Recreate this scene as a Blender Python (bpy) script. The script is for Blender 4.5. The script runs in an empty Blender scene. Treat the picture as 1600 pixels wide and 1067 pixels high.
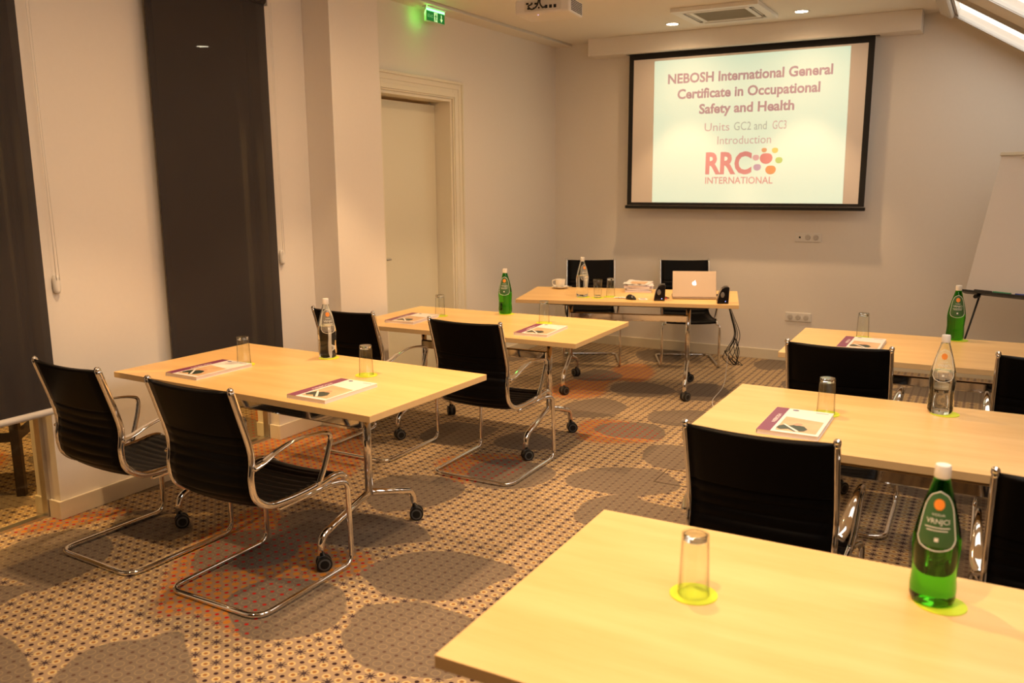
import bpy, bmesh, math, random
import numpy as np
from mathutils import Vector, Matrix
from math import sin, cos, pi, radians

random.seed(7)
SC = bpy.context.scene
COL = SC.collection

# ------------------------------------------------------------------ camera
cd = bpy.data.cameras.new('camera')
cam = bpy.data.objects.new('camera', cd)
COL.objects.link(cam)
_r = Vector((0.872791, 0.488057, -0.006043)); _u = Vector((-0.085547, 0.165149, 0.982552)); _f = Vector((-0.480539, 0.857045, -0.185893))
M = Matrix.Identity(4)
for i in range(3):
    M[i][0] = _r[i]; M[i][1] = _u[i]; M[i][2] = -_f[i]
M[0][3], M[1][3], M[2][3] = 0.8725, -0.2338, 1.6397
cam.matrix_world = M
cd.sensor_width = 36; cd.lens = 36 * 1337.585 / 1600; cd.clip_start = 0.05
cd.dof.use_dof = True; cd.dof.focus_distance = 4.3; cd.dof.aperture_fstop = 3.5
SC.camera = cam
SC.view_settings.view_transform = 'Standard'; SC.view_settings.look = 'None'
SC.view_settings.exposure = 0.95; SC.view_settings.gamma = 1; SC.view_settings.use_curve_mapping = False

# ------------------------------------------------------------------ light
W = bpy.data.worlds.new('world'); SC.world = W; W.use_nodes = True
W.node_tree.nodes['Background'].inputs[0].default_value = (0.55, 0.62, 0.75, 1)
W.node_tree.nodes['Background'].inputs[1].default_value = 0.5
WARM = (1.0, 0.61, 0.30)
CEIL = 2.92
SPOT_W = 53.0
DOWN = [(-1.643, 7.05), (-0.59, 7.04),
        (-1.90, 5.30), (-0.55, 5.30), (-1.90, 3.75), (-0.55, 3.75),
        (-1.90, 2.20), (-0.20, 2.20), (-1.90, 0.60), (0.15, 0.75)]
def spot(name, x, y, z, power, color=WARM, size=78, blend=0.35):
    l = bpy.data.lights.new(name, 'SPOT'); l.energy = power; l.color = color
    l.spot_size = radians(size); l.spot_blend = blend; l.shadow_soft_size = 0.035
    o = bpy.data.objects.new(name, l); COL.objects.link(o); o.location = (x, y, z)
    return o
for i, (x, y) in enumerate(DOWN):
    spot('downlight_beam', x, y, CEIL - 0.02, SPOT_W * (0.52 if i < 2 else 1.0), size=68 if i < 2 else 78, blend=0.4)
# soft wide part of each lamp
for i, (x, y) in enumerate(DOWN):
    spot('downlight_spill', x, y, CEIL - 0.02, 17.0 * (0.55 if i < 2 else 1.0), size=168, blend=1.0)
SKY_EMIT = 2.6
for y0, y1 in ((0.70, 1.52), (2.16, 2.98)):      # area lamps added under unseen skylights, boosting daylight on the right tables
    l = bpy.data.lights.new('added_skylight_fill', 'AREA'); l.energy = 5.5; l.color = (1.0, 0.94, 0.86); l.shape = 'RECTANGLE'; l.size = 1.2; l.size_y = 0.8
    o = bpy.data.objects.new('added_skylight_fill', l); COL.objects.link(o); o.location = (1.03, (y0 + y1) / 2, 2.50); o.rotation_euler = (0, radians(31.2), 0)
spot('corridor_lamp_beam', -4.0, 1.5, 2.7, 110, (1.0, 0.52, 0.16), 120)
spot('corridor_lamp_beam', -4.0, 2.95, 2.7, 110, (1.0, 0.52, 0.16), 120)

# ------------------------------------------------------------------ materials
MATS = {}
def mat(name, col=(0.8, 0.8, 0.8), rough=0.5, metal=0.0, spec=None, trans=0.0, ior=1.45, emit=None, es=0.0, alpha=None, coat=0.0):
    if name in MATS: return MATS[name]
    m = bpy.data.materials.new(name); m.use_nodes = True
    b = m.node_tree.nodes['Principled BSDF']
    b.inputs['Base Color'].default_value = (*col, 1); b.inputs['Roughness'].default_value = rough
    b.inputs['Metallic'].default_value = metal; b.inputs['IOR'].default_value = ior
    b.inputs['Transmission Weight'].default_value = trans
    if coat: b.inputs['Coat Weight'].default_value = coat
    if spec is not None: b.inputs['Specular IOR Level'].default_value = spec
    if emit: b.inputs['Emission Color'].default_value = (*emit, 1); b.inputs['Emission Strength'].default_value = es
    MATS[name] = m
    return m
def noise_bump(m, scale=60, strength=0.1, dist=0.002, colvar=0.0, detail=3):
    nt = m.node_tree; N = nt.nodes; L = nt.links; b = N['Principled BSDF']
    tc = N.new('ShaderNodeTexCoord'); no = N.new('ShaderNodeTexNoise'); no.inputs['Scale'].default_value = scale; no.inputs['Detail'].default_value = detail
    L.new(tc.outputs['Object'], no.inputs['Vector'])
    bu = N.new('ShaderNodeBump'); bu.inputs['Strength'].default_value = strength; bu.inputs['Distance'].default_value = dist
    L.new(no.outputs['Fac'], bu.inputs['Height']); L.new(bu.outputs['Normal'], b.inputs['Normal'])
    if colvar:
        base = tuple(b.inputs['Base Color'].default_value)
        mx = N.new('ShaderNodeMix'); mx.data_type = 'RGBA'
        mx.inputs[6].default_value = tuple(c * (1 - colvar) for c in base[:3]) + (1,); mx.inputs[7].default_value = tuple(min(1, c * (1 + colvar)) for c in base[:3]) + (1,)
        L.new(no.outputs['Fac'], mx.inputs[0]); L.new(mx.outputs[2], b.inputs['Base Color'])
    return m
WALL = noise_bump(mat('wall_paint', (0.80, 0.755, 0.695), 0.7), 45, 0.06, 0.002, 0.015)
CEILP = noise_bump(mat('ceiling_paint', (0.80, 0.76, 0.68), 0.8), 40, 0.05, 0.002, 0.01)
TRIMP = noise_bump(mat('trim_paint', (0.78, 0.73, 0.60), 0.4), 30, 0.03, 0.001, 0.01)
BASEP = noise_bump(mat('baseboard_paint', (0.76, 0.70, 0.56), 0.4), 30, 0.03, 0.001, 0.01)
DOORP = noise_bump(mat('door_paint', (0.74, 0.70, 0.55), 0.35), 30, 0.02, 0.001, 0.01)
CHROME = noise_bump(mat('chrome', (0.84, 0.82, 0.80), 0.055, 1.0), 20, 0.01, 0.0005)
ALU = noise_bump(mat('brushed_aluminium', (0.62, 0.60, 0.57), 0.32, 1.0), 80, 0.03, 0.0005)
STEELBAR = noise_bump(mat('white_lacquered_bar', (0.62, 0.60, 0.58), 0.45), 30, 0.02, 0.0005)
LEATHER = noise_bump(mat('black_leather', (0.0035, 0.003, 0.003), 0.38, spec=0.09), 220, 0.15, 0.0006, 0.1)
BLACK = noise_bump(mat('black_plastic', (0.012, 0.012, 0.012), 0.38, spec=0.4), 100, 0.03, 0.0004)
GREYP = noise_bump(mat('grey_plastic', (0.10, 0.10, 0.10), 0.4), 100, 0.03, 0.0004)
WHITEP = noise_bump(mat('white_plastic', (0.78, 0.76, 0.72), 0.35), 60, 0.02, 0.0004)
DARKW = noise_bump(mat('dark_wood', (0.035, 0.020, 0.012), 0.5), 40, 0.1, 0.001, 0.2)
def schlick(nt):      # reflectance of a thin pane, the same from both sides
    N = nt.nodes; L = nt.links
    lw = N.new('ShaderNodeLayerWeight'); lw.inputs[0].default_value = 0.5
    p = N.new('ShaderNodeMath'); p.operation = 'POWER'; p.inputs[1].default_value = 5.0; L.new(lw.outputs['Facing'], p.inputs[0])
    q = N.new('ShaderNodeMath'); q.operation = 'MULTIPLY_ADD'; q.inputs[1].default_value = 0.6; q.inputs[2].default_value = 0.04; L.new(p.outputs[0], q.inputs[0])
    return q.outputs[0]
def thin_glass():
    m = bpy.data.materials.new('clear_thin_glass'); m.use_nodes = True
    nt = m.node_tree; N = nt.nodes; L = nt.links; N.remove(N['Principled BSDF'])
    lw = N.new('ShaderNodeLayerWeight'); lw.inputs[0].default_value = 0.5
    rp = N.new('ShaderNodeValToRGB'); rp.color_ramp.elements[0].position = 0.55; rp.color_ramp.elements[0].color = (0.97, 0.98, 0.97, 1)
    rp.color_ramp.elements[1].position = 1.0; rp.color_ramp.elements[1].color = (0.60, 0.60, 0.59, 1)
    L.new(lw.outputs['Facing'], rp.inputs[0])
    tr = N.new('ShaderNodeBsdfTransparent'); L.new(rp.outputs[0], tr.inputs[0])
    gl = N.new('ShaderNodeBsdfGlossy'); gl.inputs['Roughness'].default_value = 0.02
    mx = N.new('ShaderNodeMixShader'); L.new(schlick(nt), mx.inputs[0]); L.new(tr.outputs[0], mx.inputs[1]); L.new(gl.outputs[0], mx.inputs[2])
    L.new(mx.outputs[0], N['Material Output'].inputs['Surface'])
    return m
GLASS = thin_glass()
SOLIDGLASS = mat('solid_glass', (0.97, 0.98, 0.97), 0.0, trans=1.0, ior=1.45)
BOTTLEC = mat('clear_bottle_glass', (0.95, 0.98, 0.95), 0.0, trans=1.0, ior=1.36)
BOTTLEG = mat('green_bottle_glass', (0.06, 0.50, 0.015), 0.02, trans=1.0, ior=1.36)
COAST = noise_bump(mat('lime_coaster', (0.62, 0.72, 0.03), 0.6), 90, 0.1, 0.0005, 0.06)
PAPER = noise_bump(mat('paper', (0.82, 0.76, 0.76), 0.6), 80, 0.03, 0.0005, 0.01)
COVERW = noise_bump(mat('cover_white', (0.84, 0.80, 0.78), 0.35), 60, 0.02, 0.0003, 0.01)
PURPLE = noise_bump(mat('cover_purple', (0.22, 0.045, 0.12), 0.35), 60, 0.02, 0.0003, 0.05)
PHOTOT = noise_bump(mat('cover_photo_tan', (0.66, 0.44, 0.26), 0.35), 16, 0.02, 0.0003, 0.35, 5)
PHOTOG = noise_bump(mat('cover_photo_jacket', (0.035, 0.055, 0.045), 0.35), 60, 0.02, 0.0003, 0.2)
PHOTOS = mat('cover_photo_skin', (0.62, 0.33, 0.22), 0.4)
SILVER = noise_bump(mat('laptop_shell', (0.46, 0.37, 0.29), 0.6, 0.3), 100, 0.02, 0.0003)
PORC = noise_bump(mat('porcelain', (0.85, 0.82, 0.76), 0.15), 20, 0.01, 0.0003)
BOARD = noise_bump(mat('flipchart_paper', (0.66, 0.62, 0.60), 0.5), 10, 0.03, 0.002, 0.01)
SCREENF = noise_bump(mat('screen_fabric', (0.80, 0.74, 0.70), 0.8), 300, 0.02, 0.0004)
SCREENB = noise_bump(mat('screen_border', (0.010, 0.009, 0.009), 0.7), 200, 0.02, 0.0004)
ORANGE = mat('label_orange', (0.85, 0.27, 0.03), 0.5)
LABELG = mat('label_dark_green', (0.05, 0.13, 0.045), 0.4)
LABELW = mat('label_white', (0.80, 0.80, 0.74), 0.5)
LABELC = mat('label_pale', (0.55, 0.52, 0.47), 0.5)
def clear_label():
    m = mat('transparent_label', (0.70, 0.68, 0.62), 0.4); nt = m.node_tree; N = nt.nodes; L = nt.links
    tr = N.new('ShaderNodeBsdfTransparent'); mx = N.new('ShaderNodeMixShader'); mx.inputs[0].default_value = 0.28
    L.new(tr.outputs[0], mx.inputs[1]); L.new(N['Principled BSDF'].outputs[0], mx.inputs[2]); L.new(mx.outputs[0], N['Material Output'].inputs['Surface'])
    return m
LABELT = clear_label()
DARK = mat('dark_hole', (0.01, 0.01, 0.01), 0.8)
LAMP = mat('lamp_glow', (1, 1, 1), 0.5, emit=(1.0, 0.86, 0.62), es=14)
RED = mat('red_plastic', (0.6, 0.03, 0.02), 0.4)
SIGNG = mat('sign_green', (0.0, 0.16, 0.03), 0.4, emit=(0.0, 0.55, 0.08), es=0.10)
SIGNW = mat('sign_white', (0.6, 0.7, 0.5), 0.4, emit=(0.45, 0.9, 0.35), es=0.45)
SIGNL = mat('sign_tube', (0.4, 0.9, 0.4), 0.4, emit=(0.15, 1.0, 0.22), es=2.2)
SIGNF = mat('sign_frame', (0.6, 0.7, 0.5), 0.4)

def fabric_blind():
    m = mat('blind_fabric', (0.034, 0.027, 0.026), 0.75)
    nt = m.node_tree; N = nt.nodes; L = nt.links; b = N['Principled BSDF']
    tc = N.new('ShaderNodeTexCoord'); wv = N.new('ShaderNodeTexNoise'); wv.inputs['Scale'].default_value = 400
    L.new(tc.outputs['Object'], wv.inputs['Vector'])
    bu = N.new('ShaderNodeBump'); bu.inputs['Strength'].default_value = 0.1; bu.inputs['Distance'].default_value = 0.0005
    L.new(wv.outputs['Fac'], bu.inputs['Height']); L.new(bu.outputs['Normal'], b.inputs['Normal'])
    tr = N.new('ShaderNodeBsdfTransparent'); mx = N.new('ShaderNodeMixShader'); mx.inputs[0].default_value = 0.84
    out = N['Material Output']; L.new(tr.outputs[0], mx.inputs[1]); L.new(b.outputs[0], mx.inputs[2]); L.new(mx.outputs[0], out.inputs['Surface'])
    return m
BLIND = fabric_blind()
def pane_glass():
    m = bpy.data.materials.new('partition_glass'); m.use_nodes = True
    nt = m.node_tree; N = nt.nodes; L = nt.links; N.remove(N['Principled BSDF'])
    tr = N.new('ShaderNodeBsdfTransparent'); tr.inputs[0].default_value = (0.90, 0.93, 0.91, 1)
    gl = N.new('ShaderNodeBsdfGlossy'); gl.inputs['Roughness'].default_value = 0.0
    mx = N.new('ShaderNodeMixShader'); L.new(schlick(nt), mx.inputs[0]); L.new(tr.outputs[0], mx.inputs[1]); L.new(gl.outputs[0], mx.inputs[2])
    L.new(mx.outputs[0], N['Material Output'].inputs['Surface'])
    return m
PANE = pane_glass()
SKYB = mat('skylight_blind', (0.62, 0.58, 0.50), 0.7, emit=(1.0, 0.93, 0.82), es=SKY_EMIT * 0.35)  # emission in the cloth stands in for daylight behind it

def wood():
    m = mat('beech_laminate', (0.72, 0.55, 0.27), 0.33, spec=0.35)
    nt = m.node_tree; N = nt.nodes; L = nt.links; b = N['Principled BSDF']
    tc = N.new('ShaderNodeTexCoord'); mp = N.new('ShaderNodeMapping'); mp.inputs['Scale'].default_value = (1.1, 9, 9)
    L.new(tc.outputs['Object'], mp.inputs[0])
    n1 = N.new('ShaderNodeTexNoise'); n1.inputs['Scale'].default_value = 1.6; n1.inputs['Detail'].default_value = 6
    L.new(mp.outputs[0], n1.inputs[0])
    mp2 = N.new('ShaderNodeMapping'); mp2.inputs['Scale'].default_value = (14, 220, 220); L.new(tc.outputs['Object'], mp2.inputs[0])
    n2 = N.new('ShaderNodeTexNoise'); n2.inputs['Scale'].default_value = 1; n2.inputs['Detail'].default_value = 3; L.new(mp2.outputs[0], n2.inputs[0])
    r = N.new('ShaderNodeValToRGB'); r.color_ramp.elements[0].position = 0.3; r.color_ramp.elements[0].color = (0.74, 0.475, 0.185, 1)
    r.color_ramp.elements[1].position = 0.7; r.color_ramp.elements[1].color = (0.83, 0.565, 0.25, 1)
    ad = N.new('ShaderNodeMath'); ad.operation = 'MULTIPLY_ADD'; ad.inputs[1].default_value = 0.22; L.new(n2.outputs[0], ad.inputs[0])
    su = N.new('ShaderNodeMath'); su.operation = 'SUBTRACT'; su.inputs[1].default_value = 0.11; L.new(n1.outputs[0], su.inputs[0]); L.new(su.outputs[0], ad.inputs[2])
    L.new(ad.outputs[0], r.inputs[0]); L.new(r.outputs[0], b.inputs['Base Color'])
    return m
WOOD = wood()
EDGE = noise_bump(mat('beech_edge_band', (0.74, 0.51, 0.25), 0.4), 30, 0.03, 0.0005, 0.05)

# ------------------------------------------------------------------ mesh helpers
def obj(name, bm, m=None, parent=None, smooth=False, bevel=0.0, mw=None):
    me = bpy.data.meshes.new(name)
    bmesh.ops.recalc_face_normals(bm, faces=bm.faces[:])
    bm.to_mesh(me); bm.free()
    if m is not None:
        for q in (m if isinstance(m, (list, tuple)) else [m]): me.materials.append(q)
    if smooth: me.polygons.foreach_set('use_smooth', [True] * len(me.polygons))
    o = bpy.data.objects.new(name, me); COL.objects.link(o)
    if parent is not None: o.parent = parent
    if bevel:
        b = o.modifiers.new('bevel', 'BEVEL'); b.width = bevel; b.segments = 2; b.limit_method = 'ANGLE'; b.angle_limit = radians(40)
    return o
def smooth_angle(o, deg=40):
    me = o.data
    me.polygons.foreach_set('use_smooth', [True] * len(me.polygons))
    try: me.set_sharp_from_angle(angle=radians(deg))
    except Exception: pass
    return o
def box(bm, x0, x1, y0, y1, z0, z1, mi=0, mat4=None):
    vs = [bm.verts.new((x, y, z)) for z in (z0, z1) for y in (y0, y1) for x in (x0, x1)]
    if mat4 is not None:
        for v in vs: v.co = mat4 @ v.co
    for f in ((0, 1, 3, 2), (4, 6, 7, 5), (0, 4, 5, 1), (2, 3, 7, 6), (0, 2, 6, 4), (1, 5, 7, 3)):
        q = bm.faces.new([vs[i] for i in f]); q.material_index = mi
    return vs
def boxobj(name, b, m, parent=None, bevel=0.0, rot=None):
    bm = bmesh.new(); box(bm, *b, mat4=rot)
    return obj(name, bm, m, parent, bevel=bevel)
def fillet(pts, r, n=6):
    out = [Vector(pts[0])]
    for i in range(1, len(pts) - 1):
        a, b, c = Vector(pts[i - 1]), Vector(pts[i]), Vector(pts[i + 1])
        rr = r[i] if isinstance(r, (list, tuple)) else r
        if rr <= 0: out.append(b); continue
        d1 = (a - b); d2 = (c - b); k = min(rr, d1.length * 0.49, d2.length * 0.49)
        p1 = b + d1.normalized() * k; p2 = b + d2.normalized() * k
        for j in range(n + 1):
            t = j / n; out.append((1 - t) ** 2 * p1 + 2 * t * (1 - t) * b + t * t * p2)
    out.append(Vector(pts[-1]))
    return out
def catmull(pts, n=6):
    P = [Vector(p) for p in pts]; P = [2 * P[0] - P[1]] + P + [2 * P[-1] - P[-2]]; out = []
    for i in range(1, len(P) - 2):
        for j in range(n):
            t = j / n; a, b, c, d = P[i - 1], P[i], P[i + 1], P[i + 2]
            out.append(0.5 * ((2 * b) + (c - a) * t + (2 * a - 5 * b + 4 * c - d) * t * t + (3 * b - a - 3 * c + d) * t ** 3))
    out.append(P[-2]); return out
def sweep(bm, pts, rx, rz=None, seg=10, side=Vector((1, 0, 0)), closed=False, cap=True):
    """tube with elliptical section: rx along `side`, rz along the normal; rx, rz numbers or per-point lists"""
    n = len(pts); rings = []
    if rz is None: rz = rx
    for i, p in enumerate(pts):
        a = pts[i - 1] if (i > 0 or closed) else pts[i]; b = pts[(i + 1) % n] if (i < n - 1 or closed) else pts[i]
        t = (b - a).normalized()
        s = side - t * side.dot(t)
        if s.length < 0.2:
            s = (rings_s - t * rings_s.dot(t)) if i else t.orthogonal()
        s.normalize()
        if i and s.dot(rings_s) < 0: s = -s
        rings_s = s
        u = t.cross(s)
        ax = rx[i] if isinstance(rx, (list, tuple)) else rx; az = rz[i] if isinstance(rz, (list, tuple)) else rz
        rings.append([bm.verts.new(p + s * (ax * cos(2 * pi * k / seg)) + u * (az * sin(2 * pi * k / seg))) for k in range(seg)])
    m = n if closed else n - 1
    for i in range(m):
        A = rings[i]; B = rings[(i + 1) % n]
        for k in range(seg): bm.faces.new((A[k], A[(k + 1) % seg], B[(k + 1) % seg], B[k]))
    if cap and not closed:
        bm.faces.new(list(reversed(rings[0]))); bm.faces.new(rings[-1])
def tube(bm, pts, r, seg=10, closed=False, cap=True):
    """round tube by parallel transport"""
    pts = [Vector(p) for p in pts]; n = len(pts)
    t0 = (pts[1] - pts[0]).normalized(); s = t0.orthogonal().normalized(); rings = []
    for i, p in enumerate(pts):
        a = pts[i - 1] if (i > 0 or closed) else pts[i]; b = pts[(i + 1) % n] if (i < n - 1 or closed) else pts[i]
        t = (b - a).normalized(); s = (s - t * s.dot(t)).normalized(); u = t.cross(s)
        rr = r[i] if isinstance(r, (list, tuple)) else r
        rings.append([bm.verts.new(p + s * (rr * cos(2 * pi * k / seg)) + u * (rr * sin(2 * pi * k / seg))) for k in range(seg)])
    m = n if closed else n - 1
    for i in range(m):
        A = rings[i]; B = rings[(i + 1) % n]
        for k in range(seg): bm.faces.new((A[k], A[(k + 1) % seg], B[(k + 1) % seg], B[k]))
    if cap and not closed:
        bm.faces.new(list(reversed(rings[0]))); bm.faces.new(rings[-1])
def cyl(bm, c, axis, r, h, seg=24, r2=None, mi=0):
    a = Vector(axis).normalized(); s = a.orthogonal().normalized(); u = a.cross(s); c = Vector(c); r2 = r if r2 is None else r2
    A = [bm.verts.new(c + (s * cos(2 * pi * k / seg) + u * sin(2 * pi * k / seg)) * r) for k in range(seg)]
    B = [bm.verts.new(c + a * h + (s * cos(2 * pi * k / seg) + u * sin(2 * pi * k / seg)) * r2) for k in range(seg)]
    fs = [bm.faces.new(list(reversed(A))), bm.faces.new(B)]
    for k in range(seg): fs.append(bm.faces.new((A[k], A[(k + 1) % seg], B[(k + 1) % seg], B[k])))
    for f in fs: f.material_index = mi
def lathe(bm, prof, seg=32, c=(0, 0, 0), closed=False, flip=False):
    rings = []
    for r, z in prof:
        if r < 1e-5: rings.append([bm.verts.new((c[0], c[1], c[2] + z))])
        else: rings.append([bm.verts.new((c[0] + r * cos(2 * pi * k / seg), c[1] + r * sin(2 * pi * k / seg), c[2] + z)) for k in range(seg)])
    idx = list(range(len(rings) - 1)) + ([-1] if closed else [])
    for i in idx:
        A = rings[i]; B = rings[(i + 1) % len(rings)] if i >= 0 else rings[0]
        if i < 0: A = rings[-1]
        for k in range(seg):
            k2 = (k + 1) % seg
            if len(A) == 1 and len(B) == 1: continue
            if len(A) == 1: f = (A[0], B[k2], B[k])
            elif len(B) == 1: f = (A[k], A[k2], B[0])
            else: f = (A[k], A[k2], B[k2], B[k])
            bm.faces.new(tuple(reversed(f)) if flip else f)
def prism(bm, poly, axis_fn, d0, d1, mi=0):
    """poly of (a,b); axis_fn(a,b,d)->xyz"""
    A = [bm.verts.new(axis_fn(a, b, d0)) for a, b in poly]; B = [bm.verts.new(axis_fn(a, b, d1)) for a, b in poly]
    fs = [bm.faces.new(A), bm.faces.new(list(reversed(B)))]
    n = len(poly)
    for i in range(n): fs.append(bm.faces.new((A[i], B[i], B[(i + 1) % n], A[(i + 1) % n])))
    for f in fs: f.material_index = mi
def text_bm(body, w, h, weight=0.0, depth=0.0, spacing=1.0):
    """text as flat mesh scaled to width w; capital height h; origin at left baseline"""
    cu = bpy.data.curves.new('t', 'FONT'); cu.body = body; cu.offset = weight; cu.extrude = 0; cu.resolution_u = 3; cu.space_character = spacing
    o = bpy.data.objects.new('t', cu); COL.objects.link(o); bpy.context.view_layer.update()
    me = bpy.data.meshes.new_from_object(o.evaluated_get(bpy.context.evaluated_depsgraph_get()))
    bpy.data.objects.remove(o)
    bm = bmesh.new(); bm.from_mesh(me); bpy.data.meshes.remove(me)
    xs = [v.co.x for v in bm.verts]; x0, x1 = min(xs), max(xs)
    caph = 0.69
    for v in bm.verts: v.co = Vector(((v.co.x - x0) / (x1 - x0) * w, v.co.y / caph * h, 0))
    return bm
def place_bm(bm, f):
    for v in bm.verts: v.co = Vector(f(v.co.x, v.co.y))
    return bm

def empty(name, loc=(0, 0, 0), rz=0.0):
    o = bpy.data.objects.new(name, None); COL.objects.link(o); o.location = loc; o.rotation_euler = (0, 0, rz); o.empty_display_size = 0.1
    return o
def tag(o, label, cat, group=None):
    o['label'] = label; o['category'] = cat
    if group: o['group'] = group
    return o
def struct(o, label=None):
    o['kind'] = 'structure'
    if label: o['label'] = label
    return o
CH = {}
def children(o): return [c for c in bpy.data.objects if c.parent == o]
def copy_tree(o, parent=None):
    c = o.copy(); COL.objects.link(c); c.parent = parent
    for ch in children(o): copy_tree(ch, c)
    return c

# ================================================================== SETTING
XL = -3.04; YB = 7.66; YR = -2.0; XR = 3.3
SLX, SLZ = 0.375, 2.92; SD = Vector((0.8553, 0, -0.5181))     # sloped roof: start point and direction down the slope
SN = Vector((-0.5181, 0, -0.8553))                           # its normal, into the room
def slope(s, y, off=0.0): return Vector((SLX, y, SLZ)) + SD * s + SN * off
SMAX = (XR - SLX) / SD.x

# ---- carpet
BLOBS = [[[-2.95,1.69],[-2.94,1.8],[-2.96,1.93],[-2.91,2.05],[-2.86,2.13],[-2.75,2.15],[-2.6,2.12],[-2.5,2.06],[-2.42,1.95],[-2.39,1.84],[-2.4,1.74],[-2.4,1.64],[-2.49,1.66],[-2.62,1.66],[-2.77,1.64]],[[-2.81,2.31],[-2.82,2.39],[-2.72,2.47],[-2.57,2.47],[-2.43,2.44],[-2.34,2.36],[-2.34,2.26],[-2.4,2.22],[-2.56,2.19],[-2.67,2.17]],[[-2.63,1.58],[-2.52,1.63],[-2.45,1.63],[-2.44,1.56],[-2.43,1.46]],[[-2.27,1.34],[-2.13,1.37],[-2.01,1.34],[-1.92,1.31],[-1.86,1.28],[-1.78,1.22],[-1.81,1.08]],[[-1.74,1.26],[-1.81,1.39],[-1.82,1.48],[-1.77,1.56],[-1.7,1.61],[-1.68,1.68],[-1.62,1.71],[-1.55,1.66],[-1.45,1.6],[-1.37,1.54],[-1.27,1.44],[-1.64,1.2]],[[-2.11,2.18],[-2.16,2.35],[-2.12,2.51],[-1.95,2.59],[-1.8,2.51],[-1.73,2.42],[-1.73,2.3],[-1.82,2.19],[-1.98,2.08]],[[-1.67,1.96],[-1.69,2.09],[-1.64,2.2],[-1.49,2.26],[-1.34,2.26],[-1.23,2.17],[-1.17,2.06],[-1.17,1.97],[-1.25,1.86],[-1.38,1.79],[-1.5,1.84]],[[-2.07,2.65],[-2.03,2.86],[-1.83,2.89],[-1.66,2.98],[-1.44,2.95],[-1.28,2.83],[-1.37,2.75],[-1.45,2.65],[-1.62,2.59],[-1.82,2.54]],[[-1.37,2.43],[-1.34,2.58],[-1.27,2.69],[-1.16,2.76],[-1.01,2.79],[-0.78,2.75],[-0.81,2.59],[-0.83,2.47],[-0.9,2.38],[-1.0,2.34],[-1.14,2.3],[-1.25,2.35]],[[-1.09,1.97],[-1.12,2.06],[-1.16,2.18],[-1.09,2.25],[-0.98,2.32],[-0.86,2.32],[-0.74,2.31],[-0.57,2.21],[-0.57,1.96],[-0.66,1.9],[-0.75,1.87],[-0.87,1.85],[-0.98,1.89]],[[-2.0,3.41],[-1.79,3.56],[-1.6,3.55],[-1.51,3.49],[-1.48,3.34],[-1.53,3.16],[-1.63,3.05],[-1.72,3.0],[-1.95,3.16]],[[-1.6,3.65],[-1.66,3.83],[-1.58,4.01],[-1.37,4.03],[-1.19,3.95],[-1.17,3.76],[-1.25,3.61],[-1.45,3.54]],[[-1.81,4.32],[-1.78,4.5],[-1.66,4.57],[-1.49,4.49],[-1.41,4.33],[-1.55,4.21],[-1.73,4.21]],[[-2.27,4.13],[-2.3,4.51],[-1.99,4.56],[-1.9,4.5],[-1.95,4.1]],[[-2.02,7.35],[-1.95,7.59],[-1.69,7.63],[-1.55,7.13],[-1.84,7.07]],[[-2.13,6.18],[-2.06,6.53],[-1.79,6.43],[-1.77,6.22],[-1.97,6.08]],[[-0.92,7.46],[-0.75,7.74],[-0.52,7.67],[-0.65,7.27],[-0.81,7.19]],[[-1.08,3.84],[-1.09,3.97],[-1.0,4.13],[-0.87,4.21],[-0.71,4.26],[-0.63,4.22],[-0.51,4.1],[-0.49,3.99],[-0.54,3.91],[-0.64,3.82],[-0.78,3.78],[-0.91,3.78],[-1.01,3.78]],[[-0.86,4.45],[-0.89,4.65],[-0.79,4.74],[-0.66,4.74],[-0.55,4.55],[-0.54,4.35],[-0.68,4.3],[-0.78,4.34]],[[-0.85,3.53],[-0.84,3.65],[-0.77,3.76],[-0.67,3.79],[-0.56,3.76],[-0.45,3.75],[-0.34,3.73],[-0.29,3.48],[-0.75,3.34]],[[-1.35,4.84],[-1.32,5.01],[-1.17,5.11],[-1.03,5.12],[-0.92,5.02],[-0.87,4.83],[-0.98,4.78],[-1.16,4.73],[-1.27,4.77]],[[-1.79,5.27],[-1.73,5.49],[-1.6,5.63],[-1.4,5.52],[-1.35,5.41],[-1.37,5.18],[-1.5,5.07],[-1.64,5.04]],[[-1.13,5.27],[-1.14,5.43],[-1.02,5.54],[-0.81,5.61],[-0.77,5.26],[-0.9,5.15],[-1.07,5.18]],[[-1.69,5.92],[-1.7,6.14],[-1.52,6.26],[-1.29,6.19],[-1.2,6.05],[-1.29,5.85],[-1.45,5.76],[-1.57,5.8]],[[-1.18,6.14],[-1.15,6.4],[-0.99,6.46],[-0.83,6.27],[-0.84,5.96],[-1.01,5.87],[-1.12,5.96]]]
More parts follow.
